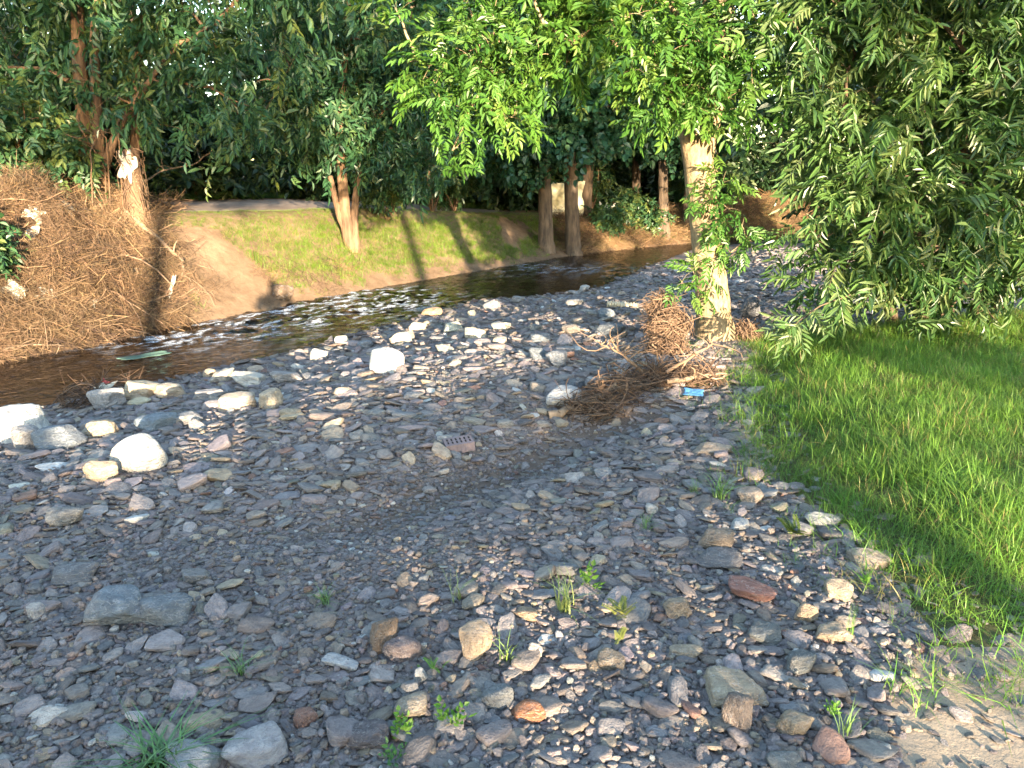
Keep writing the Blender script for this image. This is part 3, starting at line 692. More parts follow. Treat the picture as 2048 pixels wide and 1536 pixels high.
def grass(name, x, y, hgt, colr, r, parent=None, jit=.25, spread=1.0):
    k = len(x); hh = hgt * r.uniform(.45, 1.2, k) * (1 + .35 * fbm(x * 2.5, y * 2.5, seed=43))
    c = np.asarray(colr) * r.uniform(1 - jit, 1 + jit, (k, 1)) * r.normal(1, .06, (k, 3))
    dry = r.random(k) < .10; c[dry] = np.array([.22, .19, .08]) * r.uniform(.8, 1.2, (dry.sum(), 1))
    return scatter(name, tuft_coll, np.column_stack([x, y, H(x, y) - .01]), np.stack([r.normal(0, .18, k), r.normal(0, .18, k), r.uniform(0, 6.3, k)], 1),
                   np.stack([hh * spread, hh * spread, hh], 1), r.integers(0, 8, k), np.clip(c, .005, .5), parent)
r = np.random.default_rng(21)
k = 56000; x = r.uniform(1.0, 9, k); y = r.uniform(2.0, 9.6, k)
edge = np.abs(sdist(LAWN_EDGE, x, y)); inl = inpoly(LAWN, x, y)
fr_ = x < y * .72 + 1.2
keep = fr_ & ((inl & (r.random(k) < np.clip(.3 + edge * 1.2, 0, 1) * np.clip(.95 + .8 * fbm(x * 1.8, y * 1.8, seed=46), .25, 1))) | (~inl & (r.random(k) < .5 * np.exp(-edge / .12) * np.clip(.6 + 1.6 * fbm(x * 3, y * 3, seed=49), 0, 1)) & (x < 3.4)) | (inpoly(SAND, x, y) & (edge < .9) & (r.random(k) < .10)))
x, y = x[keep], y[keep]
patch = fbm(x * .9, y * .9, seed=41)[:, None]
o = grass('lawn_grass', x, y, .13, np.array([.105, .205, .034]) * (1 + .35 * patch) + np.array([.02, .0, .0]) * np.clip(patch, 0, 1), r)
tag(o, 'lush green grass on the bank right of the gravel', 'grass', kind='stuff')
# far bank
k = 260000; x = r.uniform(-12, 9, k); y = r.uniform(8.5, 28, k); f = dF(x, y)
bare = fbm(x * .8 + 3, y * .8, seed=44) + 1.1 * np.exp(-((x + 4.15) ** 2 / .35 + (y - 11.3) ** 2 / .9)) 
slope = smooth(.08, .6, f + .3 * fbm(x * 2, y * 2, seed=45)) * (f < 2.2) * (x + .6 * (y - 10) > -4.1 + .5 * fbm(y, x, seed=47)) * (bare < .42)
plat = (f > 3.3 + 2.7 * smooth(-1.8, -4.0, x)) & (f < 11) & (r.random(k) < .55)
keep = (r.random(k) < slope * .9) | plat; keep &= (np.abs(x) < y * .72 + 1)
x, y = x[keep], y[keep]; f = f[keep]
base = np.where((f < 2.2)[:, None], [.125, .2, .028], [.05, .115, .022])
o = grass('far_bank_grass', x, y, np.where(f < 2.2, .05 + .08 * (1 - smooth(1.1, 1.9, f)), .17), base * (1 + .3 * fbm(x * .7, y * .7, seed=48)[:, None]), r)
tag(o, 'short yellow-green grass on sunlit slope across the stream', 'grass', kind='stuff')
# single tufts between the stones
def tuft_thing(px, py, wpx, hpx, n, colr, label, seed, lean=.9):
    p = G(px, py); kf = np.linalg.norm(p - CAM) / FPX
    me = tuft_mesh('blades', seed, n, .16, lean, .045, None, 5, .6)
    m_, nt_, n_2, l_, b_ = mat_new('tuft_blade')
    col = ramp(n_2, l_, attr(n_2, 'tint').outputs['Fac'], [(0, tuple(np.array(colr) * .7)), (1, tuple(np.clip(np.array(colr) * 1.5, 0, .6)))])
    l_.new(col, b_.inputs['Base Color']); b_.inputs['Roughness'].default_value = .5
    me.materials.append(m_)
    o = obj('grass_tuft', me); o.location = (p[0], p[1], h1(p[0], p[1]) - .005); s = hpx * kf * 1.25; o.scale = (wpx * kf * .42, wpx * kf * .42, s)
    tag(o, label, 'grass tuft', 'grass tufts in the gravel'); return o
tuft_thing(1130, 1225, 150, 90, 34, (.2, .24, .06), 'yellow-green grass tuft with drooping blades in the near gravel', 1)
tuft_thing(920, 1205, 110, 70, 12, (.17, .2, .06), 'sparse grass tuft with few long blades left of drooping tuft', 2)
tuft_thing(650, 1208, 100, 40, 26, (.07, .14, .03), 'low green grass tuft by a round white stone', 3)
tuft_thing(320, 1530, 270, 58, 90, (.045, .11, .025), 'wide shaded grass tuft at bottom left corner', 4)
tuft_thing(490, 1345, 130, 50, 22, (.06, .13, .035), 'thin dark grass tuft above the wide shaded one', 5)
tuft_thing(1290, 1062, 80, 36, 24, (.08, .14, .04), 'small grass tuft beside the chalky white stone', 6)
tuft_thing(1010, 1330, 110, 80, 14, (.13, .2, .04), 'loose grass blades right of the large tan stone', 7)
tuft_thing(1440, 1000, 100, 60, 40, (.1, .19, .035), 'bright grass tuft sprouting off the lawn corner', 8)
tuft_thing(1385, 995, 60, 40, 18, (.09, .17, .035), 'smaller grass tuft left of the lawn corner tuft', 9)
tuft_thing(1700, 1280, 70, 90, 14, (.1, .19, .035), 'upright grass blades between slabs near the lawn', 10, .4)
tuft_thing(1690, 1480, 100, 70, 18, (.1, .17, .04), 'grass blades on the edge of bare sand', 11, .6)

# ------------------------------------------------------------------ leaves
def leaf(L, Wd, fold=.15, droop=.15):
    v = np.array([[0, 0, 0], [Wd * .5, L * .33, fold * Wd], [Wd * .42, L * .68, fold * Wd - droop * L * .45], [0, L, -droop * L], [-Wd * .42, L * .68, fold * Wd - droop * L * .45], [-Wd * .5, L * .33, fold * Wd]])
    return v, np.array([[0, 1, 2, 3], [0, 3, 4, 5]])
def compose(items):
    """items: (verts, faces, matrix3, pos)"""
    V = []; Fc = []; o = 0; g = []
    for i, (v, f, R, p) in enumerate(items):
        V.append(v @ np.array(R).T + p); Fc.append(f + o); o += len(v); g.append(np.full(len(v), i))
    return np.concatenate(V), np.concatenate(Fc), np.concatenate(g)
def rot_dir(d, roll=0.0): return rotz_to(np.array([d], float), np.array([roll]))[0]
def ash_leaf(seed):
    """feathered leaf: four pairs of leaflets and one at the end of a sagging stalk"""
    r = np.random.default_rng(seed); items = []; n = 4 + seed % 2
    ys = np.linspace(.3, .92, n); sag = lambda t: -.30 * t * t
    stalk = np.array([[-.006, 0, 0], [.006, 0, 0], [.004, .5, sag(.5)], [-.004, .5, sag(.5)]]); items.append((stalk, np.array([[0, 1, 2, 3]]), np.eye(3), np.zeros(3)))
    st2 = np.array([[-.004, .5, sag(.5)], [.004, .5, sag(.5)], [.002, 1, sag(1)], [-.002, 1, sag(1)]]); items.append((st2, np.array([[0, 1, 2, 3]]), np.eye(3), np.zeros(3)))
    for t in ys:
        for s in (-1, 1):
            a = math.radians(r.uniform(42, 62)); d = [s * math.sin(a), math.cos(a), r.uniform(-.5, -.12)]
            v, f = leaf(r.uniform(.34, .42), r.uniform(.12, .145), .2, .16); items.append((v, f, rot_dir(d), np.array([0, t, sag(t)])))
    v, f = leaf(.42, .14, .2, .15); items.append((v, f, rot_dir([0, 1, -.6]), np.array([0, 1, sag(1)])))
    return compose(items)
def shoot(seed, n, L, Wd, ang, droop, hang=0.0, sag=.25):
    """twig along +Y (length 1) with n alternate leaves"""
    r = np.random.default_rng(seed); items = []
    sg = lambda t: -sag * t * t
    for t0, t1 in ((0, .5), (.5, 1)):
        q = np.array([[-.006, t0, sg(t0)], [.006, t0, sg(t0)], [.004, t1, sg(t1)], [-.004, t1, sg(t1)]]); items.append((q, np.array([[0, 1, 2, 3]]), np.eye(3), np.zeros(3)))
    for i in range(n):
        t = .12 + .88 * i / (n - 1); s = 1 if i % 2 else -1; a = math.radians(r.normal(ang, 10)) * (1 if t < .98 else .15)
        d = [s * math.sin(a), math.cos(a), -hang + r.normal(0, .25)]
        v, f = leaf(L * r.uniform(.75, 1.15), Wd * r.uniform(.8, 1.15), .2, droop); items.append((v, f, rot_dir(d, r.normal(0, .35)), np.array([0, t, sg(t)])))
    return compose(items)
T_ASH = [ash_leaf(i) for i in range(4)]
T_WIL = [shoot(10 + i, 12, .44, .088, 48, .25, .25, .25) for i in range(4)]
T_ALD = [shoot(20 + i, 9, .40, .135, 50, .25, .55, .35) for i in range(4)]
T_LIM = [shoot(30 + i, 8, .30, .24, 60, .2, .25, .2) for i in range(4)]
T_FAR = [shoot(40 + i, 9, .42, .20, 60, .2, .3, .2) for i in range(4)]
def blob_pts(c, rad, n, r, shell=.5):
    d = r.normal(size=(n, 3)); d /= np.linalg.norm(d, axis=1)[:, None]
    q = (shell + (1 - shell) * r.random(n)) ** .8
    return np.asarray(c) + d * q[:, None] * np.asarray(rad), d
def foliage(name, P, D, S, templates, mat, r, tint0=.5, tintv=.22, parent=None):
    V = []; Fc = []; T = []; o = 0
    which = r.integers(0, len(templates), len(P))
    for k_, (tv, tf, tg) in enumerate(templates):
        m_ = which == k_
        if not m_.any(): continue
        R = rotz_to(D[m_], r.normal(0, .5, m_.sum()))
        v, f = place(tv, tf, R, P[m_], S[m_][:, None])
        it = r.normal(tint0, tintv, (m_.sum(), 1)); lt = r.normal(0, .10, (m_.sum(), tg.max() + 1))
        T.append(np.clip(it + lt[:, tg], 0, 1).ravel()); V.append(v); Fc.append(f + o); o += len(v)
    me = mesh_np(name, np.concatenate(V), np.concatenate(Fc), mat, False, {'tint': np.concatenate(T)})
    return obj(name, me, parent) if parent is not False else me
def curve(p0, p1, bow, k=5):
    t = np.linspace(0, 1, k)[:, None]; return p0 + (p1 - p0) * t + np.asarray(bow) * (4 * t * (1 - t))
def branchwork(tb, stems, ends, r, limb_frac=.12, r_limb=.03, r_twig=.006, up=.12):
    """connect the tips to the stems: some as limbs, the rest as twigs on the nearest limb"""
    nodes = np.concatenate([np.asarray(s) for s in stems]); ends = np.asarray(ends)
    nl = max(3, int(len(ends) * limb_frac)); order = r.permutation(len(ends))
    for c, i in enumerate(order):
        e = ends[i]; w = np.linalg.norm(nodes - e, axis=1) + .6 * np.maximum(0, nodes[:, 2] - e[2]); j = int(np.argmin(w)); s0 = nodes[j]
        ln = np.linalg.norm(e - s0)
        if ln < .03: continue
        rad = r_limb if c < nl else r_twig
        pts = curve(s0, e, [r.normal(0, .05) * ln, r.normal(0, .05) * ln, up * ln], 6 if c < nl else 4)
        if c < nl: pts[1:-1] += r.normal(0, .025 * ln, pts[1:-1].shape)
        rr = np.linspace(rad * min(1.2, .4 + ln), rad * .25, len(pts))
        tb.add(pts, rr, 6 if c < nl else 3, c < nl, tint=.3)
        nodes = np.concatenate([nodes, pts[1:-1] if c < nl else pts[2:-1]])
def build_tree(name, label, group, stems, blobs, templates, lm, bm_, seed, n_tips, shoots, size, droop=.35, cat='tree', wob=.05, sides=10, shell=.35, spread=.16, limb_frac=.12, r_limb=.03, tint0=.5, up=.1, base=None, extra=None):
    """stems: [(points, radii)], blobs: [(centre, radii, weight)]"""
    r = np.random.default_rng(seed)
    base = np.array(base if base is not None else stems[0][0][0], float)
    root = empty(name, base); tag(root, label, cat, group)
    tb = Tubes(); dense = []
    for pts, rad in stems:
        pts = np.asarray(pts, float); t = np.linspace(0, len(pts) - 1, (len(pts) - 1) * 5 + 1); i = np.arange(len(pts))
        fine_ = np.stack([np.interp(t, i, pts[:, q]) for q in range(3)], 1)
        ker = np.array([1, 2, 1]) / 4
        for _ in range(3): fine_[1:-1] = (fine_[:-2] + 2 * fine_[1:-1] + fine_[2:]) / 4
        tb.add(fine_ - base, np.interp(t, i, rad), sides, True, wob, .5); dense.append(fine_[2:])
    wsum = sum(b[2] for b in blobs); ends = []; outd = []
    for c, rad, w in blobs:
        p, d = blob_pts(c, rad, max(1, int(n_tips * w / wsum)), r, shell); ends.append(p); outd.append(d)
    ends = np.concatenate(ends); outd = np.concatenate(outd)
    if extra is not None:
        for path, rad in extra: tb.add(np.asarray(path) - base, rad, 6, True, tint=.4); dense.append(np.asarray(path))
    tb2 = Tubes(); branchwork(tb2, dense, ends, r, limb_frac, r_limb, up=up)
    obj('trunk', tb.mesh('trunk', bm_), root)
    me = tb2.mesh('branches', bm_); ob = obj('branches', me, root); ob.location = -base; tag(ob, kind='stuff')
    k_ = len(ends) * shoots; ei = np.repeat(np.arange(len(ends)), shoots)
    D = outd[ei] * .7 + r.normal(0, .55, (k_, 3)); D[:, 2] -= droop; D /= np.linalg.norm(D, axis=1)[:, None]
    P = ends[ei] + r.normal(0, spread, (k_, 3)) - D * size * .3
    cr = foliage('crown', P - base, D, size * r.uniform(.7, 1.25, k_), templates, lm, r, tint0, .2, root)
    return root
def pts_y(lst, y): return np.array([at_y(px, py, yy_ if yy_ else y) for px, py, *q in lst for yy_ in [q[0] if q else None]])
def blobs_y(lst, y):
    out = []
    for px, py, rpx, *q in lst:
        yy_ = y + (q[0] if q else 0); c = at_y(px, py, yy_); rr = rpx * yy_ / FPX
        out.append((c, (rr, rr * (q[1] if len(q) > 1 else .8), rr * (q[2] if len(q) > 2 else .75)), rpx * rpx))
    return out

# the ash by the gravel
st = pts_y([(1432, 712), (1428, 640), (1420, 540), (1408, 430), (1396, 330), (1390, 235)], 7.15)
st2 = pts_y([(1400, 350), (1412, 260), (1440, 150), (1452, 0), (1430, -200), (1400, -420)], 7.25)
limb = pts_y([(1395, 250, 7.15), (1330, 150, 7.15), (1210, 75, 7.1), (1080, 60, 7.1), (960, 95, 7.0), (860, 130, 7.0)], 7)
limb2 = pts_y([(1440, 150, 7.2), (1350, 20, 7.0), (1200, -80, 6.9), (1000, -120, 6.8)], 7)
limb3 = pts_y([(1080, 60, 7.1), (990, 130, 7.0), (940, 220, 6.95), (905, 300, 6.9)], 7)
ash = build_tree('ash_tree', 'ash tree with sunlit feathered leaves and pale trunk on the gravel', None,
    [(st, [.24, .168, .145, .135, .13, .155]), (st2, [.1, .11, .1, .085, .07, .04])],
    blobs_y([(900, 150, 85), (1000, 175, 95), (960, 100, 90), (1060, 110, 80, -.1), (890, 215, 55), (925, 285, 38, 0, .8, .8), (1010, 235, 50), (1130, 70, 75, -.2), (1200, 20, 90), (1280, 60, 90, -.3),
             (1340, 130, 90, -.3), (1420, 90, 95, -.2), (1290, 150, 55, -.3), (1370, 200, 65, -.3), (1460, 190, 65, -.2), (1500, 80, 70), (1320, 215, 45, -.3), (800, 10, 40), (950, 10, 55, .2),
             (1050, -80, 130), (1250, -120, 150), (1450, -120, 140), (1380, -330, 200), (1100, -300, 170)], 6.9),
    T_ASH, M['ash_leaf'], M['ash_bark'], 3, 600, 4, .215, .08, wob=.02, sides=16, shell=.25, spread=.10, limb_frac=.08, r_limb=.02,
    extra=[(limb, np.linspace(.032, .008, 6)), (limb2, np.linspace(.06, .015, 4)), (limb3, np.linspace(.018, .006, 4))])
# shoots sprouting along its trunk
r = np.random.default_rng(5)
tb = Tubes(); ends = []; out = []
for px, py, rp, n in [(1445, 345, 38, 9), (1425, 395, 38, 8), (1465, 430, 45, 12), (1450, 490, 45, 13), (1400, 545, 40, 9), (1485, 480, 35, 8), (1368, 575, 26, 5), (1415, 565, 32, 5), (1455, 400, 40, 9)]:
    c = at_y(px, py, 6.95); rr = rp * 6.95 / FPX; p, d = blob_pts(c, (rr, rr * .6, rr * .8), n, r, .3); ends.append(p); out.append(d)
ends = np.concatenate(ends); out = np.concatenate(out)
base = np.array(st[0])
branchwork(tb, [st[1:5]], ends, r, .15, .009, .004, .1)
ob = obj('trunk_shoots', tb.mesh('trunk_shoots', M['ash_bark']), ash); ob.location = -base
ei = np.repeat(np.arange(len(ends)), 2); D = out[ei] * .7 + r.normal(0, .5, (len(ei), 3)) + [-.1, -.3, -.25]; D /= np.linalg.norm(D, axis=1)[:, None]
foliage('shoot_leaves', ends[ei] + r.normal(0, .05, (len(ei), 3)) - base, D, .16 * r.uniform(.7, 1.2, len(ei)), T_ASH, M['ash_leaf'], r, .6, .2, ash)

# the willow on the right
wb = at_y(1850, 640, 7.9); wb[2] = h1(wb[0], wb[1])
stems = []
for dx, dy, tx, ty, tz, rad in [(0, 0, 3.2, 7.2, 3.6, .09), (.25, .1, 4.3, 7.4, 3.9, .09), (-.25, .15, 2.9, 7.9, 3.0, .07), (.5, 0, 5.4, 7.6, 3.4, .08), (.1, -.1, 3.7, 6.6, 2.4, .06), (.7, .1, 5.6, 7.0, 2.2, .06)]:
    b0 = wb + [dx, dy, -.05]; e = np.array([tx, ty, tz]); stems.append((curve(b0, e, [0, 0, .25], 6), np.linspace(rad, rad * .3, 6)))
willow = build_tree('willow_tree', 'dense dark willow with long narrow drooping leaves behind lawn', None, stems,
    blobs_y([(1640, 60, 110), (1750, 60, 140), (1900, 80, 150), (2060, 80, 160), (1650, 230, 95), (1720, 230, 120), (1840, 240, 140), (2000, 260, 150), (1690, 350, 85), (1770, 390, 110), (1890, 400, 130), (2040, 420, 140),
             (1700, 490, 90), (1800, 520, 100), (1920, 540, 110), (2060, 560, 110), (1615, 330, 55, .5), (1640, 430, 50, .4), (1660, 540, 55, 0), (1640, 590, 35, -.3), (1720, 590, 60), (1840, 620, 60), (1980, 640, 60),
             (1780, 150, 180, 1.4), (1950, 200, 240, 1.4), (1850, 420, 170, 1.2), (2050, 450, 200, 1.3), (2200, 300, 200), (1800, -150, 260), (2100, -150, 260), (1650, -120, 140)], 6.7),
    T_WIL, M['willow_leaf'], M['dark_bark'], 8, 640, 5, .29, .35, shell=.3, spread=.13, limb_frac=.1, r_limb=.018, base=wb, up=.15)
# a single low spray of it that reaches out over the gravel
r = np.random.default_rng(15); tb = Tubes(); sp = pts_y([(1700, 590, 6.4), (1640, 612, 6.2), (1600, 640, 6.1), (1575, 662, 6.1)], 6); tb.add(sp - wb, np.linspace(.008, .003, 4), 4, tint=.4)
sprig = obj('low_branch', tb.mesh('low_branch', M['dark_bark']), willow)
t = r.uniform(0, 1, 12); P = np.stack([np.interp(t * 3, np.arange(4), sp[:, q]) for q in range(3)], 1); D = r.normal(0, .5, (12, 3)) + [-.4, -.3, -.7]; D /= np.linalg.norm(D, axis=1)[:, None]
foliage('low_leaves', P - wb, D, .22 * r.uniform(.8, 1.2, 12), T_WIL, M['willow_leaf'], r, .8, .15, sprig)
# dark twigs behind the trunk
# multi-stemmed trees on the far bank, left
def gz(x, y): return h1(x, y)
b0 = at_y(185, 400, 11.3); b0[2] = gz(b0[0], b0[1]) - .1
stems = [(np.vstack([b0 + [-.1, 0, 0], pts_y([(172, 300), (160, 150), (150, -80), (140, -330)], 11.3)]), [.115, .105, .095, .08, .05]),
         (np.vstack([b0 + [.12, 0, 0], pts_y([(200, 320), (192, 200), (188, 60), (200, -150)], 11.2)]), [.08, .075, .07, .06, .04]),
         (np.vstack([b0 + [.2, 0, 0], pts_y([(205, 345), (235, 260), (262, 215), (330, 120)], 11.2)]), [.07, .065, .055, .05, .03]),
         (np.vstack([b0 + [.65, .1, 0], pts_y([(268, 330), (272, 230), (275, 90), (300, -60)], 11.5)]), [.08, .07, .06, .05, .03])]
alder = build_tree('alder_tree', 'multi-stemmed tree rising from debris bank at left with drooping leaves', None, stems,
    blobs_y([(60, 190, 90), (150, 130, 100), (300, 110, 100), (330, 220, 90), (240, 170, 90), (420, 180, 90), (480, 220, 80), (420, 262, 45), (520, 262, 42), (60, 60, 110), (220, 20, 120), (380, 30, 120), (520, 80, 90), (20, 250, 60),
             (100, -120, 180), (330, -120, 180), (550, -60, 140), (200, -300, 220), (450, -280, 200), (-120, 60, 160), (-120, -150, 200)], 11.2),
    T_ALD, M['alder_leaf'], M['red_bark'], 12, 400, 4, .36, .5, shell=.3, spread=.2, r_limb=.03, limb_frac=.1, base=b0, up=.08)
# small broken tree on the grassy slope
b0 = G(702, 500); yb = b0[1]; b0[2] -= .05
stems = [(np.vstack([b0, pts_y([(690, 430), (684, 350), (680, 250), (690, 120), (700, -30)], yb)]), [.12, .105, .09, .07, .05, .03]),
         (np.vstack([b0 + [.1, 0, 0], pts_y([(708, 440), (714, 360), (735, 280), (790, 180)], yb)]), [.07, .065, .055, .045, .03]),
         (np.vstack([b0 + [-.02, 0, .2], pts_y([(678, 430), (660, 352)], yb - .05)]), [.06, .06, .045])]
tree2 = build_tree('broken_tree', 'small tree with torn reddish stems on the grassy far slope', None, stems,
    blobs_y([(600, 250, 80), (690, 260, 80), (780, 260, 80), (850, 300, 60), (560, 180, 70), (660, 170, 80), (760, 180, 80), (840, 220, 70), (625, 300, 32), (745, 305, 38), (822, 325, 32), (700, 80, 90), (600, 70, 80), (800, 90, 80), (700, -40, 100), (560, 285, 28)], yb),
    T_ALD, M['alder_leaf'], M['red_bark'], 17, 330, 4, .36, .5, shell=.3, spread=.2, r_limb=.03, limb_frac=.1, base=b0, up=.1, tint0=.4)
# row of trees along the bank upstream
TR = [(970, 436, 22.5, .2, 'dark straight trunk standing back from stream, left of the row', 900), (1092, 492, 18.3, .19, 'tree with shaded grey trunk at water edge, first of the row', 1000), (1146, 508, 18.6, .2, 'tree with trunk half in sun at stream bend', 1110),
      (1170, 455, 21.5, .17, 'tree with reddish lit trunk behind the half-lit one', 1200), (1270, 445, 24, .15, 'thin crooked tree with lit trunk on upstream bank', 1280), (1326, 485, 21.6, .17, 'dark leaning trunk tree where the stream bends away', 1350), (1372, 470, 23, .17, 'tree trunk partly hidden by the ash at stream bend', 1420)]
for i, (px, py, yb, rad, lab, cxp) in enumerate(TR):
    r = np.random.default_rng(60 + i); b0 = at_y(px, py, yb); b0[2] = gz(b0[0], b0[1]) - .1
    lean = r.normal(0, .25, 2)
    stems = [(np.array([b0, b0 + [0, 0, .35], b0 + [lean[0] * .3, 0, 1.5], b0 + [lean[0] * .6, lean[1] * .3, 3.2], b0 + [lean[0], lean[1], 6], b0 + [lean[0] * 1.5, lean[1], 9.5]]), [rad * 1.35, rad * .95, rad * .82, rad * .75, rad * .5, rad * .2])]
    top = b0 + [lean[0], lean[1], 0]
    bl = [(top + [r.normal(0, .5), r.normal(0, .4), 3.9], (1.6, 1.3, .8), 2.2), (top + [r.normal(-.3, .8), -.6, 4.5], (1.7, 1.2, .9), 2.4), (top + [r.normal(.3, .8), .3, 5.0], (2.0, 1.6, 1.2), 2.4), (top + [0, 0, 6.8], (2.0, 1.8, 1.5), 2), (top + [0, 0, 9], (1.6, 1.6, 1.5), 1.4)]
    if i in (1, 2): bl += [(at_y(1010, 290, yb - .6), (.9, .7, .4), 1.2), (at_y(1085, 225, yb - .8), (1.2, .8, .5), 1.8), (at_y(1180, 225, yb - .6), (1.1, .8, .45), 1.4)]
    if i >= 3: bl += [(at_y(px + 20, 265, yb - .4), (.9, .7, .35), 1)]
    build_tree('bank_tree', lab, 'trees along the stream bank upstream', stems, bl, T_LIM, M['lime_leaf'], M['grey_bark'], 70 + i, 330, 4, .52, .3, shell=.3, spread=.28, r_limb=.04, base=b0, tint0=.45)
# shrubs on the plateau and along the bank
SH = [(-45, 545, 8.7, .2, 'green shrub at left picture edge on the debris', .22), (30, 345, 10.6, .7, 'dark shrub on top of debris mound at left edge', .9), (120, 345, 11.0, .6, 'dark shrub on debris mound left of the stems', .8), (775, 436, 15.6, .55, 'leafless-footed bush at the bank top right of broken tree', .9), (865, 425, 17.5, .6, 'thin shrub on plateau left of the dark trunk', 1.2), (910, 430, 18.5, .5, 'low twiggy shrub beside the dark trunk', .9), (1215, 470, 20.6, .4, 'sunlit bush on bank between lit trunks', .5), (1250, 460, 21.8, .45, 'yellow-green bush behind the sunlit bank bush', .6),
      (1300, 470, 21.6, .35, 'bush at foot of the dark leaning trunk', .45), (1180, 440, 22.5, .6, 'dark bush behind reddish lit trunk', 1.4), (1390, 440, 24, .9, 'bush upstream behind the ash trunk', 1.3)]
for i, (px, py, yb, rad, lab, hh) in enumerate(SH):
    r = np.random.default_rng(90 + i); b0 = at_y(px, py, yb); b0[2] = gz(b0[0], b0[1]) - .03
    stems = [(curve(b0, b0 + [r.normal(0, rad * .5), r.normal(0, rad * .4), hh * r.uniform(.7, 1.2)], [r.normal(0, .08), 0, 0], 5), np.linspace(.022, .006, 5)) for _ in range(7)]
    build_tree('bank_shrub', lab, 'shrubs on the far bank', stems, [(b0 + [0, 0, hh * .85], (rad, rad * .8, hh * .5), 1)], T_FAR, M['alder_leaf'], M['red_bark'], 190 + i, 60, 4, .26, .2, 'shrub', shell=.3, spread=.14, r_limb=.012, base=b0, tint0=.6, sides=5)
# big trees of the wood behind, sharing three crowns
def wood_proto(seed, hgt, wid, n_tips, size):
    r = np.random.default_rng(seed)
    stems = [(np.array([[0, 0, -.2], [0, 0, 1.5], [.15, .1, 4], [.1, -.1, 7], [0, 0, hgt]]), [.26, .2, .17, .11, .03])]
    bl = [((r.normal(0, wid * .35), r.normal(0, wid * .35), z), (wid * r.uniform(.6, 1), wid * r.uniform(.6, 1), 1.3), 1) for z in np.linspace(2.2, hgt - .5, 9)]
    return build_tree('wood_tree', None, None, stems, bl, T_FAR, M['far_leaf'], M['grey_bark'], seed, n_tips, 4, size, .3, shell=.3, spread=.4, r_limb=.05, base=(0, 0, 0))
protos = [wood_proto(301, 11, 2.6, 270, .6), wood_proto(302, 13, 3.0, 300, .62), wood_proto(303, 9, 2.4, 240, .58)]
WOOD = [(-13.5, 17, 0, 'far left wood tree standing behind the debris mound'), (-9.5, 21, 1, 'tall wood tree behind the multi-stemmed tree'), (-6.2, 25, 1, 'wood tree seen between left stems and the slope tree'), (-8.2, 28, 0, 'wood tree deep behind left stems'), (-4.4, 30, 1, 'wood tree deep behind the slope tree'), (-16, 24, 1, 'back wood tree at the far left edge'),
        (-3.0, 24, 0, 'wood tree behind the broken slope tree'), (0.2, 27, 1, 'tall wood tree behind dark straight trunk'), (3.8, 29, 0, 'wood tree behind the upstream row of trunks'), (7.5, 30.5, 1, 'tall wood tree beyond the stream bend'), (11.5, 31, 2, 'wood tree upstream behind brown debris bank'),
        (9.0, 17.5, 0, 'tall tree behind the willow'), (14, 22, 1, 'tree at far right behind the willow'), (16, 30, 1, 'wood tree far upstream on the right'), 
        (5.5, 36, 1, 'deep wood tree beyond upstream trunks')]
first = set()
for i, (x, y, k_, lab) in enumerate(WOOD):
    p = protos[k_]
    if k_ not in first: o = p; first.add(k_)
    else:
        o = p.copy(); COL.objects.link(o)
        for ch in p.children: c = ch.copy(); COL.objects.link(c); c.parent = o
    o.location = (x, y, gz(x, y)); o.rotation_euler = (0, 0, i * 2.1); s = [1, 1.1, .92, 1.05][i % 4]; o.scale = (s, s, s)
    tag(o, lab, 'tree', 'trees of the wood behind the bank')
# dark undergrowth below them, each bush its own
def bush_proto(seed):
    r = np.random.default_rng(seed)
    stems = [(curve(np.zeros(3), np.array([r.normal(0, .5), r.normal(0, .5), r.uniform(1, 1.9)]), [r.normal(0, .1), 0, 0], 5), np.linspace(.03, .008, 5)) for _ in range(7)]
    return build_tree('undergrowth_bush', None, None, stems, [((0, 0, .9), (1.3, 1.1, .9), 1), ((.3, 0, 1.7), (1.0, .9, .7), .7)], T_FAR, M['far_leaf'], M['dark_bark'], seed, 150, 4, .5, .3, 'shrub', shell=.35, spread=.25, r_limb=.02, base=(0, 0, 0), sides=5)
BL = ['dark bush at the left edge above the debris mound', 'bush behind the left stems', 'bush right behind the straw-wrapped stump', 'bush deep behind the left stems', 'dark bush above the path left of the slope tree', 'bush in second row left of slope tree', 'bush straight behind the broken slope tree',
      'bush at plateau edge right of slope tree', 'bush behind the dark straight trunk', 'leftmost bush at picture edge', 'bush left of the cream tarpaulin', 'bush behind the thin crooked tree', 'bush far upstream at the stream bend', 'bush above the upstream brown bank', 'low bush at the right end of debris mound', 'bush behind reddish lit trunk', 'bush deep behind the slope tree', 'bush hidden low behind the willow', 'bush furthest back behind the willow']
bp = [bush_proto(401), bush_proto(402)]; used_b = set()
BU = [(-10.5, 14.5), (-8.6, 15.6), (-7.0, 17.5), (-9.6, 18.2), (-4.4, 19.6), (-5.4, 20.5), (-2.4, 20.8), (-.6, 22.2), (.9, 23.6), (-12.5, 13), (2.6, 25.8), (6.6, 27.5), (9.2, 28.6), (12.5, 28.2), (-7.4, 13.9), (4.6, 27), (-3.3, 22.5), (9, 14), (9.6, 17)]
for i, (x, y) in enumerate(BU):
    p = bp[i % 2]
    if i % 2 not in used_b: o = p; used_b.add(i % 2)
    else:
        o = p.copy(); COL.objects.link(o)
        for ch in p.children: c = ch.copy(); COL.objects.link(c); c.parent = o
    o.location = (x, y, gz(x, y)); o.rotation_euler = (0, 0, i * 1.7); s = .85 + .1 * (i % 4); o.scale = (s, s, s * .95)
    tag(o, BL[i], 'bush', 'undergrowth bushes below the wood')

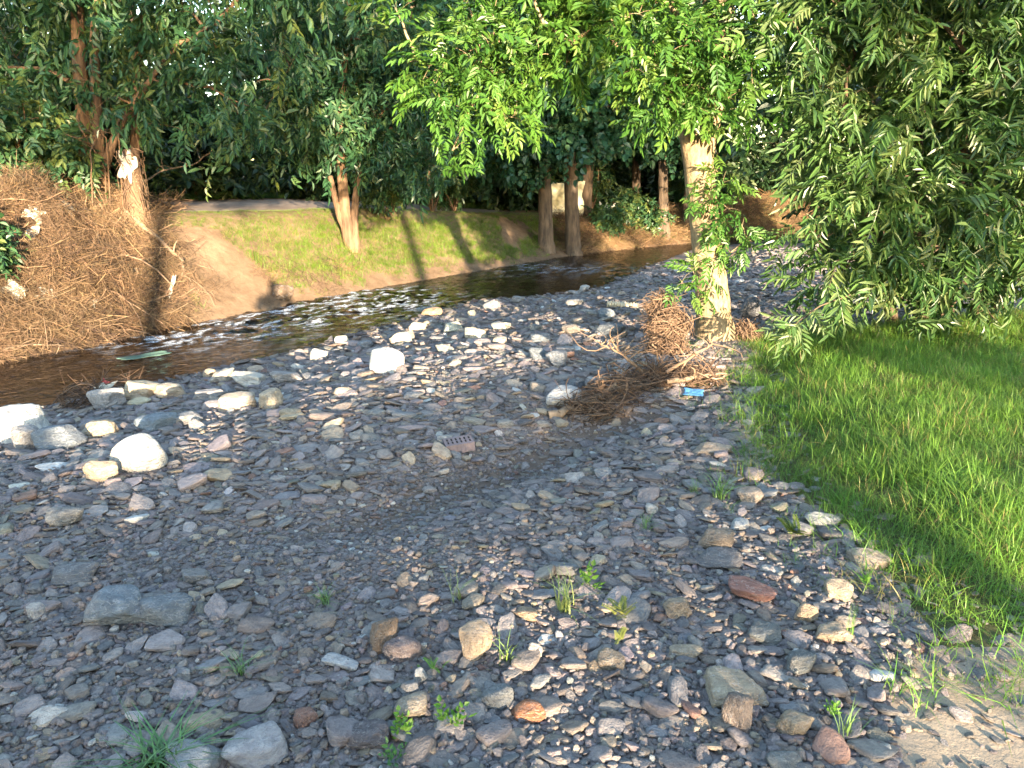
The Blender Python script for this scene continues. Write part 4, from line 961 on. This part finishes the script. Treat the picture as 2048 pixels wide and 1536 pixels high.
# ------------------------------------------------------------------ flood debris
def straw_mesh(name, seed, n, mat, width=.015, flat=.5, curl=.6):
    r = np.random.default_rng(seed); V = []; Fc = []; T = []; o = 0
    for _ in range(n):
        c = r.normal(0, .42, 3) * [1, 1, flat]; a = r.uniform(0, 6.283); d = np.array([math.cos(a), math.sin(a), r.normal(0, .35)]); L = r.uniform(.3, 1.1)
        t = np.linspace(-.5, .5, 5); q = r.normal(0, curl, 3)
        pts = c + d * (L * t)[:, None] + q * ((t * t) * L)[:, None] + r.normal(0, curl, 3) * (t ** 3 * L)[:, None] * 2
        sd_ = np.cross(d, r.normal(size=3)); sd_ /= np.linalg.norm(sd_)
        v, f = strip(pts, width * r.uniform(.5, 1.5), sd_); V.append(v); Fc.append(f + o); o += len(v); T.append(np.full(len(v), r.random()))
    return mesh_np(name, np.concatenate(V), np.concatenate(Fc), mat, attrs={'tint': np.concatenate(T)})
STRAW = [straw_mesh('straw_clump', 700 + i, 100, M['straw']) for i in range(6)]
straw_coll = variant_collection('straw_variants', STRAW)
def straw(name, x, y, s, r, label, lift=.03, base=(.175, .11, .068), slope=True):
    k = len(x); z = H(x, y); e = .15
    gx = (H(x + e, y) - H(x - e, y)) / (2 * e); gy = (H(x, y + e) - H(x, y - e)) / (2 * e)
    c = np.array(base) * r.uniform(.55, 1.25, (k, 1)) * r.normal(1, .04, (k, 3)); pat = fbm(x * 1.1, y * 1.1, seed=55)[:, None]; c *= (1 + .7 * pat) * np.array([1, 1 + .0, 1]); dk = r.random(k) < .22; c[dk] *= .4  # patches and some clumps darkened to imitate shadowed holes
    o = scatter(name, straw_coll, np.column_stack([x, y, z + lift]), np.stack([np.arctan(gy), -np.arctan(gx), r.normal(0, .25, k)], 1), np.stack([s, s, s * r.uniform(.6, 1.3, k)], 1), r.integers(0, 6, k), np.clip(c, .02, .6))
    return tag(o, label, 'debris', kind='stuff')
r = np.random.default_rng(31)
k = 22000; x = r.uniform(-12, -2.6, k); y = r.uniform(5.5, 15, k); f = dF(x, y)
w = smooth(-3.8, -4.6, x + .6 * (y - 10) + .3 * fbm(x * 1.5, y * 1.5, seed=51)) * smooth(.0, .15, f) * (1 - smooth(2.9, 3.8, f)) + .05 * (f > .05) * (f < .6) * (x < -1)
hole = fbm(x * 1.4, y * 1.4, seed=52) > .33
keep = (r.random(k) < w * .5 * np.where(hole, .25, 1)) & (np.abs(x) < y * .72 + 1.2); x, y = x[keep], y[keep]
straw('flood_debris', x, y, r.uniform(.13, .40, len(x)), r, 'matted brown straw and reeds covering the left far bank', .07)
k = 9000; x = r.uniform(-1.5, 12, k); y = r.uniform(15, 29, k); f = dF(x, y)
keep = (f > .02) & (f < 1.6) & (x > 1.2); x, y = x[keep], y[keep]
straw('dry_bank_grass', x, y, r.uniform(.2, .45, len(x)), r, 'dry brown grass hanging down the upstream bank', .05, (.2, .125, .07))

def heap(name, label, blobs, n, r, rad, mat, cat, length=(.2, .5), pull=(0, 0, 0), tint=(.1, .9)):
    """tangle of thin roots or twigs filling a few blobs"""
    tb = Tubes(); base = np.array(blobs[0][0], float); base[2] = h1(base[0], base[1])
    ws = np.array([b[2] for b in blobs], float); ws /= ws.sum()
    for _ in range(n):
        c, rr, w_ = blobs[r.choice(len(blobs), p=ws)]
        p, d = blob_pts(c, rr, 1, r, .55); p = p[0]; d = d[0]
        t_ = r.normal(size=3) * [1, 1, .8] + np.asarray(pull); t_ -= d * (t_ @ d) * .8; t_ /= np.linalg.norm(t_) + 1e-6
        L = r.uniform(*length); a = p - t_ * L * .5; e = p + t_ * L * .5 + r.normal(0, .05, 3)
        a[2] = max(a[2], h1(a[0], a[1]) - .01); e[2] = max(e[2], h1(e[0], e[1]) - .01)
        q = rad * float(np.exp(r.normal(-.1, .45))); pts = curve(a, e, d * L * r.uniform(-.05, .2) + r.normal(0, .06, 3) * L, 5)
        tb.add(pts - base, np.linspace(q, q * .5, 5), 3, False, tint=r.uniform(*tint))
    o = obj(name, tb.mesh(name, mat)); o.location = base; return tag(o, label, cat)
r = np.random.default_rng(33)
c1 = at_y(1335, 655, 6.85); c2 = at_y(1330, 700, 6.75); c3 = at_y(1320, 615, 6.95)
heap('root_mass', 'reddish tangle of roots and straw piled against left of the ash trunk', [(c1, (.17, .15, .17), 3), (c2, (.16, .15, .1), 2), (c3, (.11, .1, .11), 1)], 1300, r, .0036, M['twig'], 'root mass', (.1, .3), (-.3, -.2, -.6))
c4 = at_y(1492, 676, 7.1)
heap('root_clump', 'small reddish root clump on right foot of the ash', [(c4, (.09, .1, .11), 1)], 380, r, .004, M['twig'], 'root clump', (.1, .28), (.2, 0, -.8))
pl = [(1180, 830), (1230, 800), (1280, 775), (1340, 765), (1390, 770)]
bl = []
for px, py in pl:
    p = G(px, py); bl.append((p + [0, 0, .05], (.15, .11, .05), 1))
heap('brush_pile', 'long heap of dark brown twigs washed up below the ash', bl, 900, r, .0034, M['twig'], 'brush pile', (.18, .45), (1.6, .45, 0), (0, .6))
def branch(label, px_pts, y_off, rad, r, forks=6, mat=M['wood'], name='driftwood_branch', lift=.05, cat='branch', lens=(.1, .3)):
    pts = []
    for px, py, up in px_pts:
        p = G(px, py + 0); pts.append(p + [0, 0, up])
    pts = np.array(pts); base = pts[0].copy(); tb = Tubes()
    t = np.linspace(0, len(pts) - 1, len(pts) * 3); fine_ = np.stack([np.interp(t, np.arange(len(pts)), pts[:, q]) for q in range(3)], 1) + r.normal(0, rad * .25, (len(t), 3))
    tb.add(fine_ - base, np.linspace(rad, rad * .45, len(t)), 8, True, .06, .6)
    for _ in range(forks):
        i = r.integers(len(t) // 3, len(t)); d = r.normal(size=3) * [1, .7, .5] + [0, 0, .35]; d /= np.linalg.norm(d); L = r.uniform(*lens)
        tb.add(curve(fine_[i], fine_[i] + d * L, r.normal(0, .04, 3), 5) - base, np.linspace(rad * .45, rad * .12, 5), 5, True, tint=.7)
    o = obj(name, tb.mesh(name, mat)); o.location = base; return tag(o, label, cat)
branch('bare driftwood log end sticking out of the brush pile', [(1100, 836, .03), (1170, 826, .05), (1230, 800, .12)], 0, .035, r, 0, name='driftwood_log', cat='log')
branch('pale forked branch rising from top of the brush pile', [(1290, 775, .1), (1255, 775, .22), (1235, 770, .26), (1200, 770, .32)], 0, .013, r, 16, M['twig'])
branch('thin pale branch pointing up toward the ash trunk', [(1330, 775, .12), (1370, 770, .2), (1420, 770, .33)], 0, .016, r, 7, M['twig'])
branch('brown stick at the right end of brush pile', [(1330, 782, .08), (1400, 776, .09), (1450, 772, .1)], 0, .022, r, 3)
branch('crooked dark branch lying down the left debris slope', [(255, 452, .2), (320, 500, .15), (370, 545, .15), (368, 565, .1)], 0, .035, r, 8)
branch('thin stick across the left debris slope', [(30, 555, .15), (70, 570, .12), (130, 600, .1)], 0, .014, r, 3)
branch('long pale stick by the water at left', [(10, 718, .1), (60, 706, .1), (130, 702, .06)], 0, .014, r, 3)
branch('bare arching branch over the left end of path', [(285, 420, .4), (330, 418, .62), (400, 420, .75), (440, 425, 1.0)], 0, .016, r, 5, lens=(.2, .5))
for i, (px, py) in enumerate([(215, 330), (190, 310), (225, 345), (250, 350)]):
    branch(['bare broken branch jutting left from the multi-stemmed tree', 'short bare branch low on multi-stemmed tree', 'bare forked branch right of the multi-stemmed trunks', 'small dead branch in the reeds below multi-stemmed tree'][i], [(px, 440, .2), (px + 10, 440, .7 + .2 * i), (px + (40 if i % 2 else -30), 440, 1.2 + .1 * i)], 0, .012, r, 7, M['red_bark'], lens=(.2, .5))
r = np.random.default_rng(91)
tb = Tubes()
for _ in range(420):
    x_, y_ = r.uniform(-9, -3.9), r.uniform(7.4, 13.2); f_ = float(dF(np.array([x_]), np.array([y_]))[0])
    if f_ < .05 or f_ > 3.2 or x_ + .6 * (y_ - 10) > -4.15: continue
    a_ = r.normal(.5, .9); L = r.uniform(.15, .8); e_ = np.array([x_ + math.cos(a_) * L, y_ + math.sin(a_) * L]); q = float(np.exp(r.normal(math.log(.007), .5)))
    p0 = np.array([x_, y_, h1(x_, y_) + r.uniform(.03, .14)]); p1 = np.array([e_[0], e_[1], h1(*e_) + r.uniform(.02, .22)])
    tb.add(curve(p0, p1, r.normal(0, .06, 3), 5), np.linspace(q, q * .5, 5), 4, False, tint=r.uniform(0, .9))
o = obj('driftwood_sticks', tb.mesh('driftwood_sticks', M['twig'])); tag(o, 'broken sticks and roots tangled in straw on the left far bank', 'debris', kind='stuff')
# stump wrapped in straw with a pale plastic rag on top, beside the path
p = G(275, 440); tb = Tubes(); tb.add([[0, 0, -.1], [0, 0, .4], [.03, 0, .95]], [.14, .12, .11], 10, True, .08)
stump = obj('broken_stump', tb.mesh('broken_stump', M['red_bark'])); stump.location = p; tag(stump, 'broken stump wrapped in straw at end of debris mound', 'stump')
tb = Tubes()
for _ in range(260):
    a = r.uniform(0, 6.283); z = r.uniform(0, .95); q = r.uniform(.11, .2); a2 = a + r.normal(.6, .5)
    tb.add(curve(np.array([q * math.cos(a), q * math.sin(a), z]), np.array([q * math.cos(a2), q * math.sin(a2), z - r.uniform(-.05, .35)]), [0, 0, .03], 4), .005, 3, False, tint=r.uniform(.3, 1))
obj('straw_wrap', tb.mesh('straw_wrap', M['twig']), stump)

# plastic scraps, sheets
def plain(name, c, rough=.5, transl=0.0, spec=.4):
    m, nt, n, l, b = mat_new(name); tc = N(n, 'ShaderNodeTexCoord').outputs['Object']
    f = noise(n, l, 7, 4, .6, tc); col = mixc(n, l, 1.0, c, ramp(n, l, f, [(.3, (.72, .7, .66)), (.7, (1.08, 1.06, 1.04))]), 'MULTIPLY')
    l.new(col, b.inputs['Base Color']); b.inputs['Roughness'].default_value = rough; b.inputs['Specular IOR Level'].default_value = spec
    bump(n, l, noise(n, l, 16, 3, .6, tc), .01, .6, b)
    return m
M['plastic'] = plain('dirty_white_plastic', (.42, .41, .35)); M['greensheet'] = plain('green_sheet', (.07, .12, .095)); M['cream'] = plain('cream_tarpaulin', (.55, .52, .36)); M['blue'] = plain('blue_plastic', (.05, .16, .33)); M['red'] = plain('red_plastic', (.22, .02, .02))
def sheet(name, label, loc, w, hgt, seed, mat, rot=(0, 0, 0), crumple=.18, cat='plastic scrap', group='plastic scraps in the debris', nseg=14, ragged=.75):
    """crumpled sheet with ragged outline and a real thickness"""
    r = np.random.default_rng(seed); g = np.linspace(-.5, .5, nseg); A, B = np.meshgrid(g, g)
    Zc = crumple * fbm(A * 3 + seed, B * 3, seed=seed, oct=3) + .3 * crumple * fbm(A * 9, B * 9 + seed, seed=seed + 1, oct=2)
    ang = np.arctan2(B, A); rag = 1 + ragged * vnoise(np.cos(ang) * 2.5 + seed, np.sin(ang) * 2.5, seed=seed + 2) * np.sqrt(A * A + B * B) * 1.6
    v = np.stack([A * rag * w, Zc * min(w, hgt), B * rag * hgt + hgt / 2], -1).reshape(-1, 3)
    i = (np.arange(nseg - 1)[:, None] * nseg + np.arange(nseg - 1)[None]).ravel()
    o = obj(name, mesh_np(name, v, np.stack([i, i + 1, i + nseg + 1, i + nseg], 1), mat)); o.location = loc; o.rotation_euler = rot
    md = o.modifiers.new('thickness', 'SOLIDIFY'); md.thickness = .004
    return tag(o, label, cat, group)
for i, (px, py, w, hgt, lab, lean) in enumerate([(62, 488, 46, 36, 'white plastic rag in upper left debris', -.5), (68, 446, 26, 22, 'small white plastic piece above the white rag', -.4), (258, 548, 46, 18, 'pale green-white plastic flap on the debris slope', -1.0), (28, 600, 36, 26, 'white foam piece at left edge of debris', -.5),
        (340, 600, 14, 34, 'thin white plastic strip hanging low on debris slope', -.3), (184, 630, 22, 22, 'crumpled white scrap in lower debris', -.5), (98, 605, 26, 18, 'grey-white scrap beside the thin stick', -.6), (120, 420, 40, 18, 'dull plastic film among the upper reeds', -.6)]):
    p = G(px, py); kf = np.linalg.norm(p - CAM) / FPX
    sheet('plastic_scrap', lab, p + [0, -.05, .06], w * kf * .95, hgt * kf, 60 + i, M['plastic'], (lean - .25, rng.normal(0, .4), rng.normal(0, .4)), .35)
p = G(277, 440); sheet('plastic_rag', 'pale plastic rag hanging on the straw-wrapped stump', p + [0, -.16, .55], .2, .42, 77, M['plastic'], (-.1, .1, .1), .25)
p = G(185, 806); kf = np.linalg.norm(p - CAM) / FPX
wr = sheet('wrapper', 'white and red wrapper stuck in twigs at the water edge', p + [0, 0, .02], 22 * kf, 42 * kf, 81, M['plastic'], (-.5, .6, .2), .12, 'wrapper', None)
s2 = sheet('red_band', None, (0.005, -.012, 36 * kf), 10 * kf, 6 * kf, 82, M['red'], (0, 0, 0), .1, None, None)
s2.parent = wr
heap('twig_snag', 'small snag of dark twigs at the water edge beside wrapper', [(G(170, 812) + [0, 0, .08], (.16, .1, .07), 1), (G(240, 790) + [0, 0, .06], (.2, .1, .04), .6)], 170, np.random.default_rng(4), .004, M['twig'], 'twigs', (.15, .4), (1, .6, .3), (0, .4))
p = G(300, 752); sheet('green_sheet', 'pale green sheet lying half sunk in the stream', np.array([p[0], p[1], WATER + .012]), .5, .13, 83, M['greensheet'], (-1.45, 0, .75), .12, 'plastic sheet', None, 14, .2)
p = G(1386, 798); kf = np.linalg.norm(p - CAM) / FPX
sheet('blue_plastic', 'flat blue plastic scrap beside the brush pile', p + [0, 0, .03], 38 * kf, 22 * kf, 84, M['blue'], (-1.2, 0, -.3), .12, 'plastic scrap', None, 14, .15)
sheet('tarpaulin', 'cream tarpaulin hanging behind streamside trunks', at_y(1132, 455, 21) - [0, 0, .0], .9, 1.15, 85, M['cream'], (0, 0, .1), .22, 'tarpaulin', None, 20, .12)
sheet('white_sheet', 'white sheet caught in shrubs right of the cream tarpaulin', at_y(1203, 455, 21.2), .35, .6, 86, M['plastic'], (0, .2, .1), .22, 'plastic sheet', None)
for i, (px, py) in enumerate([(650, 586), (672, 584), (690, 582), (668, 590)]):
    pass

# hollow brick, its holes drawn as dark plates
def hollow_brick():
    p = G(917, 908); kf = np.linalg.norm(p - CAM) / FPX
    L, D_, Hh = 58 * kf, 36 * kf, 20 * kf
    bm = bmesh.new(); nx_, ny_ = 7, 2
    xs_ = np.linspace(-L / 2, L / 2, nx_ * 2 + 2); 
    # ribbed long faces: build the outline in plan and extrude
    outl = []
    for i in range(15): outl.append((-L / 2 + L * i / 14, -D_ / 2 + (.0025 if i % 2 else 0)))
    for i in range(15): outl.append((L / 2 - L * i / 14, D_ / 2 - (.0025 if i % 2 else 0)))
    vb = [bm.verts.new((a, b_, 0)) for a, b_ in outl]; vt = [bm.verts.new((a, b_, Hh)) for a, b_ in outl]
    bm.faces.new(vb[::-1]); bm.faces.new(vt)
    for i in range(len(outl)): j = (i + 1) % len(outl); bm.faces.new((vb[i], vb[j], vt[j], vt[i]))
    me = bpy.data.meshes.new('brick_body'); bm.to_mesh(me); bm.free(); me.materials.append(plain('weathered_brick', (.2, .155, .16), .9, 0, .2))
    o = obj('hollow_brick', me); o.location = p + [0, .05, .012]; o.rotation_euler = (.12, -.06, .28)
    hm = plain('brick_hollow', (.03, .025, .025), 1, 0, .1)  # near-black plates stand in for the shade inside the holes
    for i in range(6):
        for j in range(2):
            bm = bmesh.new(); bmesh.ops.create_cube(bm, size=1); me2 = bpy.data.meshes.new('hole'); bm.to_mesh(me2); bm.free(); me2.materials.append(hm)
            c = obj('hole', me2, o); c.scale = (L * .055, D_ * .22, .002); c.location = (-L * .38 + L * .152 * i, D_ * (-.17 + .34 * j), Hh + .0005)
    tag(o, 'grey-pink hollow brick lying by the muddy channel', 'brick')
hollow_brick()
# ribbed drain pipe
p = G(1245, 614); kf = np.linalg.norm(p - CAM) / FPX; tb = Tubes(); L = 62 * kf; tt = np.linspace(0, L, 57)
tb.add(np.stack([tt, 0 * tt, 0 * tt], 1), 6.5 * kf * (1 + .12 * np.sign(np.sin(tt / L * 2 * np.pi * 11))), 16, True, tint=.6)
pipe = obj('ribbed_pipe', tb.mesh('ribbed_pipe', plain('cream_pipe', (.5, .42, .3)))); pipe.location = p + [-L / 2, 0, 6 * kf]; pipe.rotation_euler = (0, .06, -.1); tag(pipe, 'short piece of ribbed cream pipe lying on gravel left of ash', 'pipe')

# small weeds in the foreground: fern-like and broad-leaved
def weed(px, py, spx, n, tmpl, label, seed, colr=((.05, .14, .02), (.1, .22, .035), (.16, .26, .05)), upr=.5):
    r = np.random.default_rng(seed); p = G(px, py); kf = np.linalg.norm(p - CAM) / FPX
    D = r.normal(0, .6, (n, 3)); D[:, 2] = np.abs(D[:, 2]) + upr; D /= np.linalg.norm(D, axis=1)[:, None]
    root = empty('weed', (p[0], p[1], h1(p[0], p[1]))); tag(root, label, 'weed', 'small weeds in the gravel')
    foliage('leaves', r.normal(0, .012, (n, 3)) * [1, 1, .3] + [0, 0, .02], D, .5 * spx * kf * r.uniform(.7, 1.15, n), tmpl, leaf_mat('weed_leaf', *colr), r, .6, .2, root)
T_FERN = []
for s in range(2):
    items = []
    for t in np.linspace(.15, .95, 9):
        for sg in (-1, 1):
            v, f = leaf(.34 * (1 - t * .6), .1, .1, .1); a = 1.1; items.append((v, f, rot_dir([sg * math.sin(a), math.cos(a), -.1]), np.array([0, t, -.35 * t * t])))
    T_FERN.append(compose(items))
T_BROAD = [shoot(90 + i, 6, .5, .26, 50, .15, -.2, .1) for i in range(2)]
weed(868, 1352, 52, 6, T_FERN, 'small bright fern-like weed beside the round white pebble', 1)
weed(812, 1480, 52, 6, T_BROAD, 'leafy weed below the sun-flecked tan cobble', 2)
weed(905, 1455, 60, 8, T_BROAD, 'taller leafy weed right of the sun-flecked cobble', 3)
weed(1175, 1180, 60, 7, T_BROAD, 'broad-leaved weed right of the drooping grass tuft', 4)
weed(1250, 1240, 70, 9, T_FERN, 'yellowish seeding weed in centre foreground', 5, ((.1, .12, .03), (.15, .17, .04), (.22, .22, .07)))
weed(1240, 1300, 46, 6, T_FERN, 'small yellow weed below the seeding weed', 6, ((.1, .12, .03), (.15, .17, .04), (.22, .22, .07)))
weed(1595, 1080, 70, 12, T_FERN, 'mossy weed clump among stones by the lawn', 7, ((.06, .1, .02), (.11, .15, .03), (.18, .2, .05)))
weed(790, 1530, 50, 6, T_BROAD, 'shaded leafy weed at the bottom edge', 8, ((.04, .11, .04), (.06, .15, .05), (.08, .18, .06)))
weed(1730, 1180, 50, 7, T_FERN, 'small weed between slabs and the lawn', 9)
weed(1660, 1440, 40, 6, T_BROAD, 'little green weed beside the bare sand', 10)

# ------------------------------------------------------------------ unseen shrubs and trees behind the photographer, leaves placed by a mask for shade
HD = SUN_DIR[:2] / np.linalg.norm(SUN_DIR[:2]); PERP = np.array([HD[1], -HD[0]]); TAN_ = -SUN_DIR[2] / np.linalg.norm(SUN_DIR[:2])
def shade_top(u): return np.interp(u, [-6, -2, -1, 0, 1, 2, 2.6, 3.1, 3.4, 4.1, 4.4, 5.5, 6.0, 9], [.52, .57, .6, .64, .72, .82, .86, .82, .7, .7, .95, .95, .8, .8])
def shade_density(u, v):
    """how thickly the growth behind stands across the line to the sun, u sideways, v height carried to the camera's foot"""
    edge_n = .06 * fbm(u * 2.2, v * 2.2, seed=71)
    cov = np.where((v < shade_top(u) + edge_n), .995, 0.0)
    thin = fbm(u * 1.8, v * 6, seed=73)
    cov = np.where((u > .2) & (v > .02) & (v < .46), np.clip(.16 + .8 * thin, 0, .85), cov)     # leaves thinned to let sun flecks onto the near gravel
    cov = np.where((u > 2.2) & (v > .1) & (v < .70), np.clip(-.12 + .6 * thin, 0, .6), cov)
    cov = np.where((u > 2.75) & (v > -.05) & (v < .8), np.clip(-.2 + .6 * thin, 0, .5), cov)
    low = -np.log(1 - cov) / 8.6
    clump = fbm(u * .9, v * .9, seed=72)
    hi = np.zeros_like(u)
    hi = np.where((u < .8) & (v > 3.3 + .25 * clump), .88 + .25 * clump, hi)
    hi = np.where((u >= .8) & (u < 4.3) & (v > 4.7), .85, hi)
    hi = np.where((u >= 4.3) & (u < 6.3) & (v > 1.1 + .2 * clump), .5 + .6 * clump, hi)
    hi = np.where((u >= 6.3) & (u < 8.8) & (v > 2.5 + .2 * clump), .88 + .2 * clump, hi)
    hi = np.where((u >= 8.8) & (v > 3.5 + .3 * clump), .8 + .3 * clump, hi)
    hi = -np.log(1 - np.clip(hi, 0, .97)) / 5.8
    return np.clip(low, 0, 1), np.clip(hi, 0, 1)
r = np.random.default_rng(77)
def world_uvs(u, v, s): return np.column_stack([PERP[0] * u + HD[0] * s, PERP[1] * u + HD[1] * s, v - TAN_ * s])
def shade_growth(kind, n, urange, vrange, srange, centres, size, tmpl, names):
    u = r.uniform(*urange, n); v = r.uniform(*vrange, n); s = r.uniform(*srange, n)
    lo, hi = shade_density(u, v); d = lo if kind == 'low' else hi
    P = world_uvs(u, v, s); k_ = (r.random(n) < d) & (P[:, 2] > .05); P = P[k_]; u = u[k_]
    near = np.argmin(np.abs(u[:, None] - np.array(centres)[None]), 1)
    for i, cu in enumerate(centres):
        m_ = near == i
        if m_.sum() < 5: continue
        q = P[m_]; b = world_uvs(np.array([cu]), np.array([0.]), np.array([np.mean(srange)]))[0]; b[2] = 0
        root = empty(names[0], b); tag(root, names[1][i], names[2], names[3])
        D = r.normal(0, 1, (len(q), 3)); D[:, 2] -= .4; D /= np.linalg.norm(D, axis=1)[:, None]
        foliage('crown', q - b - D * size * .4, D, size * r.uniform(.8, 1.2, len(q)), tmpl, M['far_leaf'], r, .5, .2, root)
        tb = Tubes()
        if kind == 'low':
            for _ in range(8): tb.add(curve(np.zeros(3), np.array([r.normal(0, .5), r.normal(0, .4), r.uniform(.8, 1.4)]), [0, 0, .05], 5), np.linspace(.025, .008, 5), 5)
        else:
            top = q[:, 2].max() * .9; tb.add(np.array([[0, 0, -.1], [.05, 0, 1.5], [0, .05, top * .5], [0, 0, top]]), [.16, .12, .1, .03], 9)
            for _ in range(10):
                e = q[r.integers(len(q))] - b; st_ = np.array([0, 0, min(top, max(1.5, e[2] * .8))]); tb.add(curve(st_, e, [0, 0, .1], 5), np.linspace(.05, .012, 5), 5)
        obj('stems' if kind == 'low' else 'trunk', tb.mesh('stems', M['grey_bark']), root)
shade_growth('low', 9000, (-6.5, 9), (-1.0, 1.1), (-8.2, -6.2), [-5.5, -4, -2.5, -1, .5, 2, 3.5, 5, 6.5, 8], .34, T_FAR,
             ('shade_shrub', ['shrub behind the camera whose shade covers the gravel'] * 10, 'shrub', 'shrubs behind the camera'))
shade_growth('high', 9500, (-7, 14), (1.1, 9), (-11, -8.5), [-5, -1.6, 2.5, 5.6, 9, 12.5], .62, T_FAR,
             ('shade_tree', ['tree behind the camera whose shade falls across the stream'] * 6, 'tree', 'trees behind the camera'))

# the photographer, whose shadow lies on the far bank
def photographer():
    bm = bmesh.new(); lay = bm.verts.layers.skin.verify(); V = {}
    J = {'pelvis': (0, -.42, .95, .15, .11), 'waist': (0, -.42, 1.1, .14, .1), 'chest': (0, -.42, 1.3, .17, .12), 'neck': (0, -.40, 1.47, .06, .06), 'head0': (0, -.38, 1.56, .085, .09), 'head1': (0, -.37, 1.68, .08, .09)}
    for s, q in ((-1, 'l'), (1, 'r')):
        J.update({q + 'sh': (s * .19, -.42, 1.4, .065, .065), q + 'el': (s * .27, -.28, 1.2, .048, .048), q + 'wr': (s * .1, -.1, 1.46, .03, .03), q + 'ha': (s * .075, -.06, 1.53, .035, .022),
                  q + 'hip': (s * .1, -.42, .9, .095, .1), q + 'kn': (s * .12, -.40, .5, .06, .065), q + 'an': (s * .13, -.44, .09, .045, .05), q + 'to': (s * .15, -.27, .03, .04, .03)})
    for k_, (x, y, z, a, b) in J.items():
        v = bm.verts.new((x, y, z)); v[lay].radius = (a, b); V[k_] = v
    V['pelvis'][lay].use_root = True
    E_ = [('pelvis', 'waist'), ('waist', 'chest'), ('chest', 'neck'), ('neck', 'head0'), ('head0', 'head1')]
    for q in 'lr': E_ += [('chest', q + 'sh'), (q + 'sh', q + 'el'), (q + 'el', q + 'wr'), (q + 'wr', q + 'ha'), ('pelvis', q + 'hip'), (q + 'hip', q + 'kn'), (q + 'kn', q + 'an'), (q + 'an', q + 'to')]
    for a, b in E_: bm.edges.new((V[a], V[b]))
    for s, q in ((-1, 'l'), (1, 'r')):                                # fingers folded round the phone
        for i, (dz, ln) in enumerate([(.02, .05), (.005, .055), (-.01, .05), (-.025, .042), (.03, .045)]):
            x, y, z = J[q + 'ha'][:3]; p0 = bm.verts.new((x - s * .012, y + .015, z + dz)); p1 = bm.verts.new((x - s * ln * .7, y + .03, z + dz + .005))
            for v in (p0, p1): v[lay].radius = (.009, .009)
            bm.edges.new((V[q + 'ha'], p0)); bm.edges.new((p0, p1))
    me = bpy.data.meshes.new('person'); bm.to_mesh(me); bm.free(); me.materials.append(plain('dark_clothing', (.08, .085, .1), .9))
    o = obj('person', me); o.modifiers.new('skin', 'SKIN'); sb = o.modifiers.new('smooth', 'SUBSURF'); sb.levels = 1; sb.render_levels = 1
    o.location = (0, 0, h1(0, -.4)); tag(o, 'person holding up a phone, known only by the shadow on far bank', 'person')
photographer()
